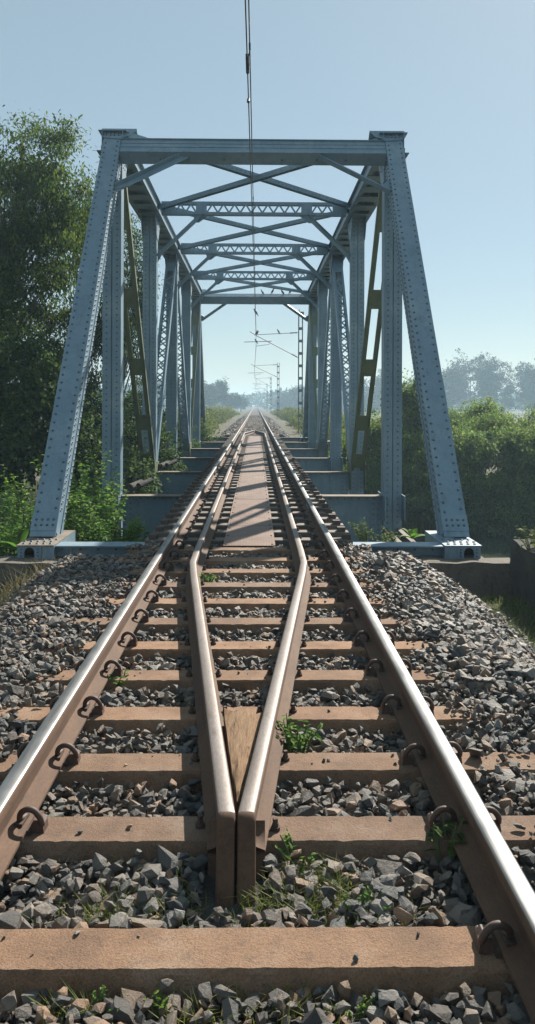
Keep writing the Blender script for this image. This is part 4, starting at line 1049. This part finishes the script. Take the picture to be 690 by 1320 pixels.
for (a, lab) in bl:
    b = blob(*a); x, y = b[0].x, b[0].y
    tree('bank_bush', lab, 'bush', (x, y, gz(x, y)), b[0] + Vector((0, 0, 0.2)), [b, (b[0] + Vector((0.5, 0.3, -b[1][2] * .7)), b[1], b[2] * .8), (b[0] + Vector((-0.6, 0.2, b[1][2] * .3)), (b[1][0] * .6,) * 3, b[2] * .4)], 330, 34, 0.10, 'leaf_shrub', 0.06, 20, BU, 0.28, 0.25, trunk='stem', crown='foliage')

# leafy weeds: stems with broad leaves
def weed(name, label, loc, h, stems, spread, leaf, mat='leaf_weed', per=16, group=None, cat='plant', proto=LEAF6, width=0.8, lean=(0, 0)):
    t = empty(name, loc); tag(t, label, cat, group); m = MB(); Ps, Ds, Ss = [], [], []
    for s in range(stems):
        a = random.uniform(0, 6.28); rr = spread * math.sqrt(random.random()); hh = h * random.uniform(0.55, 1.05)
        b = Vector(loc) + Vector((math.cos(a), math.sin(a), 0)) * rr * 0.45; tip = b + Vector((math.cos(a) * rr * 0.7 + lean[0], math.sin(a) * rr * 0.7 + lean[1], hh))
        midp = b.lerp(tip, 0.5) + Vector((random.gauss(0, .04), random.gauss(0, .04), 0.05)) * h
        m.tube([b - Vector((0, 0, 0.03)), midp, tip], [0.006 + 0.004 * h, 0.005 + 0.002 * h, 0.002], 5)
        for j in range(per):
            tt = 0.15 + 0.85 * (j + random.random()) / per
            p = b.lerp(midp, tt * 2) if tt < 0.5 else midp.lerp(tip, tt * 2 - 1); an = random.uniform(0, 6.28)
            Ps.append(p[:]); Ds.append((math.cos(an), math.sin(an), random.uniform(-.25, .55))); Ss.append(leaf * random.uniform(0.55, 1.15) * (1.15 - 0.35 * tt))
    n = len(Ps); V, L, Z_ = leaf_batch(np.array(Ps), np.array(Ds), np.array([(0, 0, 1.0)] * n) + rng.normal(0, .25, (n, 3)), np.array(Ss), proto, width)
    me = np_mesh('leaves', V - np.array(loc)[None], L, Z_, [mat]); link('leaves', me, t); m.build('stem', 'stem_green', t)
    return t
WG = 'leafy plants at the foot of the tree-side end post'
WL = ['low outer one behind the bed block edge', 'directly behind the post foot', 'tallest, just inside the post', 'below the first upright post', 'in front of the upright post foot', 'smallest, next to the bridge sleepers', 'low one on the bed block', 'back row behind the slanting post', 'back row, outer side', 'outermost, cut by the picture edge', 'back row, below the upright post', 'lowest outer one at the picture edge', 'low one hugging the inner post foot']
k = 0
for (px_, py_, Y_, h_, n_s, sp, lf) in ((28, 672, 11.6, 0.9, 16, 0.5, 0.12), (75, 655, 12.4, 1.1, 18, 0.55, 0.12), (110, 640, 12.6, 1.45, 20, 0.55, 0.125), (138, 665, 12.0, 0.95, 18, 0.45, 0.12), (160, 684, 11.9, 0.55, 14, 0.36, 0.12),
                                        (182, 698, 11.6, 0.34, 10, 0.28, 0.12), (125, 690, 11.4, 0.6, 14, 0.4, 0.11), (95, 620, 14.2, 1.3, 18, 0.6, 0.12), (40, 640, 14.0, 1.2, 18, 0.6, 0.12), (5, 640, 12.8, 1.3, 18, 0.6, 0.12), (140, 635, 14.2, 1.1, 16, 0.45, 0.12), (5, 690, 10.9, 0.7, 14, 0.4, 0.1), (100, 690, 11.6, 0.7, 14, 0.4, 0.11)):
    p = at(px_, py_, Y_); z0 = p.z - h_ * 0.62; k += 1
    weed('leafy_weed', f'green leafy weed by tree-side end post, {WL[k - 1]}', (p.x, p.y, max(z0, gz(p.x, p.y))), h_, n_s, sp, lf, per=26, group=WG)
p = at(28, 690, 10.75)
def broad_plant(label, loc, leaves, mat='leaf_weed'):
    t = empty('broad_leaf_plant', loc); tag(t, label, 'plant'); 
    for (az, el, L, wd) in leaves:
        m = MB(); N = 7; vs = []
        d = Vector((math.cos(az), math.sin(az), 0)); s = Vector((-d.y, d.x, 0))
        for i in range(N + 1):
            q = i / N; p = Vector(loc) + d * L * q * math.cos(el) + Vector((0, 0, L * (math.sin(el) * q - 0.35 * q * q) + 0.05)); wq = wd * math.sin(math.pi * min(1, q * 0.93 + 0.07)) ** 0.8 + 0.004
            vs += [p - s * wq + Vector((0, 0, wq * 0.35)), p, p + s * wq + Vector((0, 0, wq * 0.35))]
        m.add(vs, [f for i in range(N) for f in ((i * 3, i * 3 + 1, i * 3 + 4, i * 3 + 3), (i * 3 + 1, i * 3 + 2, i * 3 + 5, i * 3 + 4))])
        m.build('leaf', mat, t, smooth=True)
    return t
broad_plant('plant with long arching broad leaves at the outer foot of the tree-side end post', (p.x, p.y, p.z - 0.28), [(0.2, 0.9, 0.55, 0.05), (2.7, 1.0, 0.5, 0.05), (1.2, 1.2, 0.5, 0.045), (4.2, 0.8, 0.5, 0.05), (5.4, 0.6, 0.55, 0.05), (3.4, 0.5, 0.45, 0.05)])
p = at(533, 690, 11.0)
broad_plant('small plant with upright glossy pale leaves beside the river-side post foot', (p.x, p.y, p.z - 0.10), [(0.1, 0.5, 0.26, 0.05), (0.5, 1.2, 0.24, 0.05), (2.8, 1.0, 0.28, 0.05), (3.5, 0.5, 0.24, 0.05), (5.0, 0.9, 0.22, 0.045), (1.7, 1.1, 0.22, 0.04)])
p = at(478, 700, 11.8); weed('leafy_weed', 'dark green weed in front of the river-side end of the first cross girder', (p.x, p.y, p.z - 0.02), 0.36, 14, 0.36, 0.075, 'leaf_shrub', 14)
p = at(500, 705, 11.2); weed('leafy_weed', 'low weed on the end girder below the river-side upright post', (p.x, p.y, p.z + 0.02), 0.24, 10, 0.26, 0.07, 'leaf_shrub', 12)
p = at(676, 705, 8.9); weed('leafy_weed', 'yellow-green weed growing on top of the dark wing wall', (3.25, 8.9, 0.0), 0.30, 10, 0.32, 0.085, 'leaf_tall_grass', 9)
p = at(681, 650, 9.4); 
# small weeds in the track
for (px_, py_, Y_, h_, n_s, sp, lf, per, lab, nm) in (
        (380, 965, 3.85, 0.18, 12, 0.10, 0.055, 9, 'small leafy weed against the outer foot of the river-side guard rail', 'leaf_weed'),
        (268, 748, 7.45, 0.10, 9, 0.10, 0.055, 8, 'small weed at the inner side of the guard rail bend', 'leaf_weed'),
        (577, 1085, 2.95, 0.17, 4, 0.05, 0.060, 6, 'dark leafy sprig growing by the clip at the shaded running rail', 'leaf_shrub'),
        (388, 1120, 2.93, 0.11, 5, 0.07, 0.035, 6, 'tiny weed by the nose of the guard rails', 'leaf_weed'),
        (292, 905, 4.06, 0.07, 6, 0.07, 0.04, 6, 'tiny weed at the far end of the timber wedge', 'leaf_weed'),
        (150, 882, 4.75, 0.10, 4, 0.08, 0.05, 6, 'tiny weed beside the sunlit running rail clip', 'leaf_weed'),
        (470, 1165, 2.65, 0.09, 7, 0.10, 0.03, 7, 'creeping weed among stones before the nearest sleeper', 'leaf_weed'),
        (128, 1280, 2.22, 0.06, 5, 0.07, 0.022, 7, 'tiny weed in front of the nearest sleeper on the sunlit rail side', 'leaf_weed'),
        (212, 1278, 2.22, 0.05, 5, 0.06, 0.022, 7, 'tiny weed in front of the nearest sleeper near its middle', 'leaf_weed'),
        (455, 1285, 2.2, 0.05, 5, 0.06, 0.02, 7, 'tiny weed in front of the nearest sleeper on the shaded rail side', 'leaf_weed')):
    q = at(px_, py_, Y_); kk = 0.55 if Y_ < 2.9 else 0.95; weed('track_weed', lab, (q.x, q.y, -0.06), h_ * 0.75 * kk + 0.03, n_s + (0 if Y_ < 2.9 else 2), sp * (1.0 if Y_ < 2.9 else 1.2), lf * (0.8 if Y_ < 2.9 else 0.9), nm, per, 'small weeds growing in the track')

def grass(name, pts, hlo, hhi, mat, label, width=0.006, lean=0.5, zfun=None):
    P = np.array(pts); n = len(P); a = rng.uniform(0, 6.28, n); h = rng.uniform(hlo, hhi, n); ln = h * rng.uniform(0.1, lean, n)
    d = np.stack([np.cos(a), np.sin(a), np.zeros(n)], 1); s = np.stack([-np.sin(a), np.cos(a), np.zeros(n)], 1) * width
    up = np.array([0, 0, 1.0])
    rows = []
    for t, wd in ((0, 1.0), (0.5, 0.8), (1.0, 0.08)):
        c = P + up * (h * t * (1 - 0.15 * t))[:, None] + d * (ln * t * t)[:, None]; rows += [c - s * wd, c + s * wd]
    V = np.stack(rows, 1).reshape(-1, 3); flat = np.array([0, 1, 3, 2, 2, 3, 5, 4]); L = (np.arange(n)[:, None] * 6 + flat[None]).ravel()
    o = link(name, np_mesh(name, V, L, np.full(n * 2, 4), [mat])); tag(o, label, 'grass', kind='stuff'); return o
def patch(px_, py_, Y_, r, n):
    q = at(px_, py_, Y_); a = rng.uniform(0, 6.28, n); rr = r * np.sqrt(rng.random(n)); return np.stack([q.x + rr * np.cos(a), q.y + rr * np.sin(a), np.full(n, -0.085)], 1)
pts = np.concatenate([patch(385, 1120, 2.85, 0.10, 60), patch(430, 1150, 2.7, 0.14, 120), (patch(350, 1160, 2.7, 0.10, 50)), patch(140, 1175, 2.65, 0.08, 90), patch(225, 1195, 2.62, 0.12, 50), patch(90, 1195, 2.6, 0.10, 40), patch(150, 1090, 2.95, 0.12, 40),
                      patch(250, 1295, 2.17, 0.07, 60), patch(370, 1290, 2.2, 0.09, 60), patch(130, 1285, 2.2, 0.06, 30), patch(300, 1290, 2.2, 0.10, 40), patch(60, 1100, 2.95, 0.08, 16), patch(330, 1185, 2.63, 0.1, 40), patch(400, 1140, 2.78, 0.13, 130), patch(460, 1170, 2.66, 0.1, 70), patch(150, 1185, 2.62, 0.05, 60), patch(420, 1295, 2.17, 0.05, 40), patch(200, 1180, 2.65, 0.16, 90), patch(420, 1120, 2.85, 0.12, 90), patch(80, 1290, 2.2, 0.08, 50), patch(500, 1180, 2.62, 0.12, 50)])
grass('grass', pts, 0.03, 0.095, 'grass_green', 'thin green grass blades growing between the near ballast stones', 0.0022, 1.3)
grass('dry_grass', pts[::3] + np.array([0.02, 0.015, 0.0]), 0.03, 0.08, 'grass_dry', 'thin dead straw-coloured blades among the near ballast stones', 0.0018, 1.8)
n = 5200; gxs = rng.uniform(2.05, 3.15, n); gys = rng.uniform(5.0, 9.3, n); gzs = np.maximum(ground_h(gxs, gys), bed_h(gxs, gys)) - 0.02
grass('grass', np.stack([gxs, gys, gzs], 1)[gxs > 2.25 + 0.15 * rng.normal(size=n)], 0.05, 0.15, 'grass_green', 'short yellow-green grass between ballast shoulder and wing wall', 0.004, 1.2)
n = 5200; gxs = rng.uniform(-5.2, -2.0, n); gys = rng.uniform(5.0, 9.33, n); gzs = np.maximum(ground_h(gxs, gys), bed_h(gxs, gys)) - 0.02
grass('dry_grass', np.stack([gxs, gys, gzs], 1)[gxs < -2.2 + 0.15 * rng.normal(size=n)], 0.10, 0.36, 'grass_dry', 'dry brown grass beside the ballast on the tree side', 0.004, 1.4)
n = 9000; gxs = rng.uniform(4.0, 22, n); gys = 29.5 + rng.random(n) ** 2 * 3.5 - 2.0; gzs = ground_h(gxs, gys) - 0.05
grass('reeds', np.stack([gxs, gys, np.maximum(gzs, -3.05)], 1), 0.5, 1.5, 'grass_dry', 'pale reeds and dry stalks along the far river edge', 0.010, 0.6)

# bushes of the far river bank, on the right
RB = 'bushes on the far river bank'
spots = [(485, 590, 29.5, 30, 42, 'beside the river-side upright post'), (528, 552, 31, 22, 50, 'tall one just inside the river-side end post'), (545, 600, 29, 34, 44, 'directly behind the river-side end post'), (588, 585, 31, 34, 44, 'first one clear of the end post'), (622, 610, 28.5, 36, 44, 'leaning over the visible water'),
         (652, 582, 31, 32, 46, 'rounded one below the hazy trees'), (685, 600, 28.5, 36, 50, 'at the outer edge above the wing wall'), (720, 580, 30, 40, 54, 'outermost, cut by the picture edge'), (566, 553, 35, 24, 18, 'crest of the second row nearest the end post'), (622, 541, 36, 20, 24, 'crest of the second row under the hazy trees'), (694, 556, 35, 24, 24, 'outer crest of the second row'),
         (500, 640, 28, 26, 30, 'low one at the water behind the upright post'), (580, 640, 27.8, 30, 28, 'low one at the water behind the end post foot'), (650, 645, 27.8, 34, 26, 'low one at the water above the wing wall'), (470, 575, 34, 20, 34, 'behind the paired flat diagonal on the river side')]
for (px_, py_, Y_, rx, rz, lab) in spots:
    b = blob(px_, py_, Y_, rx, rz); c = b[0]; r = b[1]; x, y = c.x, c.y
    sub = [b] + [(c + Vector((random.uniform(-.8, .8) * r[0], random.uniform(-.3, .6) * r[0], random.uniform(-.9, .75) * r[2])), (r[0] * random.uniform(.3, .6),) * 2 + (r[2] * random.uniform(.25, .55),), b[2] * 0.45) for _ in range(5)]
    tree('riverside_bush', f'grey-green riverside bush, {lab}', 'bush', (x, y, max(gz(x, y), -3.1)), c, sub, 420, 38, 0.11, 'leaf_bank', 0.06, 30, RB, 0.24, 0.25, trunk='stem', crown='foliage', shell=0.8, width=random.uniform(0.55, 1.15), sprays=14)
# trackside growth beyond the bridge
TB = 'bushes lining the track beyond the bridge'; k = {-1: 0, 1: 0}
for s, side in ((-1, 'tree'), (1, 'mast')):
    for Y_ in (45.5, 49, 53.5, 59, 66, 75, 87, 103, 124, 150):
        k[s] += 1; x = s * (3.55 + random.uniform(0, .6)) + (0 if Y_ < 70 else s * 0.3); zt = random.uniform(0.7, 1.25); r = 1.15 + 0.004 * Y_
        c = Vector((x + s * 0.5, Y_, zt - 0.95))
        tree('trackside_bush', f'yellow-green bush on the {side} side of the far track, {ordinal(k[s])} beyond the bridge', 'bush', (x + s * .5, Y_, gz(x + s * .5, Y_)), c, [(c, (r, r * 1.6, 0.95), 1), (c + Vector((s * 1.6, 1, .1)), (r, r * 1.6, 0.9), 1), (c + Vector((s * 0.2, -1, -.5)), (r * .9, r, .7), .8)],
             200, 26, 0.10 + 0.0012 * Y_, 'leaf_tall_grass', 0.04, 10, TB, 0.3, 0.1, trunk='stem', crown='foliage', width=0.7)
# hazy trees far off
FT = 'hazy trees on the far side of the river'; FR = [(582, 500, 255, 18, 28), (608, 488, 262, 24, 34), (642, 492, 250, 22, 34), (684, 498, 258, 20, 30), (716, 490, 265, 30, 36), (545, 506, 275, 20, 24), (505, 506, 285, 24, 28), (470, 510, 300, 20, 24), (440, 514, 310, 18, 20), (415, 512, 320, 14, 18), (392, 514, 330, 14, 16), (370, 518, 340, 12, 12)]
for i, a in enumerate(FR):
    b = blob(*a); c, r = b[0], b[1]; sub = [b] + [(c + Vector((random.uniform(-.8, .8) * r[0], 0, random.uniform(-.5, .7) * r[2])), (r[0] * random.uniform(.35, .55),) * 2 + (r[2] * random.uniform(.3, .5),), b[2] * .4) for _ in range(6)]
    tree('distant_tree', f'hazy blue distant tree on the mast side, {ordinal(i - 4)} inward from the end post' if i > 4 else f'hazy blue round-crowned tree above the riverside bushes, {ordinal(i + 1)} outward from the end post', 'tree', (c.x, c.y, -1.6), c, sub, 330, 30, 0.62, 'leaf_far', 0.3, 14, FT, 1.15, 0.2)
FL = [(287, 505, 270, 6, 14), (270, 510, 265, 11, 14), (299, 516, 290, 9, 9), (256, 508, 255, 14, 18), (311, 519, 330, 8, 6), (225, 512, 250, 22, 22), (190, 508, 245, 22, 22)]
for i, a in enumerate(FL):
    b = blob(*a); c, r = b[0], b[1]; sub = [b] + [(c + Vector((random.uniform(-.8, .8) * r[0], 0, random.uniform(-.5, .8) * r[2])), (r[0] * random.uniform(.35, .6),) * 2 + (r[2] * random.uniform(.25, .4),), b[2] * .4) for _ in range(5)]
    tree('distant_tree', ['tall narrow hazy tree rising over the far track on the tree side', 'hazy tree just left of the tall narrow far tree', 'low hazy tree just right of the tall narrow far tree', 'hazy tree hiding behind the far end post on the tree side', 'lowest hazy tree close to where the rails vanish', 'hazy tree glimpsed between the laced diagonals', 'hazy tree glimpsed past the paired flat diagonal'][i], 'tree', (c.x, c.y, -1.6), c, sub, 240, 28, 0.6, 'leaf_far', 0.25, 12, 'hazy trees beyond the near bank', 0.9, 0.2)
wm = []
n = 60000; wx = rng.uniform(-700, 700, n); wy = rng.uniform(380, 560, n); wh = 5 + 5 * np.sin(wx * 0.021) ** 2 + 3 * np.sin(wx * 0.083 + 1) ; wz = -1.5 + rng.random(n) ** 0.8 * (wh + 2)
ok = ~((np.abs(wx) < 7) & (wy < 480))
P_ = np.stack([wx, wy, wz], 1)[ok]; V, L, Z_ = leaf_batch(P_, unit(len(P_)), unit(len(P_)) + np.array([0, 0, .8]), rng.uniform(1.5, 3.2, len(P_)), LEAF4)
tag(link('distant_woods', np_mesh('distant_woods', V, L, Z_, ['leaf_far'])), 'far-off wood reading as one pale band at the horizon', 'woods', kind='stuff')

# ------------------------------------------------------------------ haze
hz_ = MB(); hz_.box((-960, -60, -5.2), (960, 960, 15.5)); m, nt, b = nodes_of('haze_air'); nt.nodes.remove(b)
pv = nt.nodes.new('ShaderNodeVolumePrincipled'); pv.inputs['Color'].default_value = (0.58, 0.82, 1.0, 1); pv.inputs['Density'].default_value = 0.00115; pv.inputs['Anisotropy'].default_value = 0.2
nt.links.new(pv.outputs[0], [x for x in nt.nodes if x.type == 'OUTPUT_MATERIAL'][0].inputs['Volume'])
tag(hz_.build('haze', 'haze_air'), 'pale morning haze filling the air', 'haze', kind='stuff')
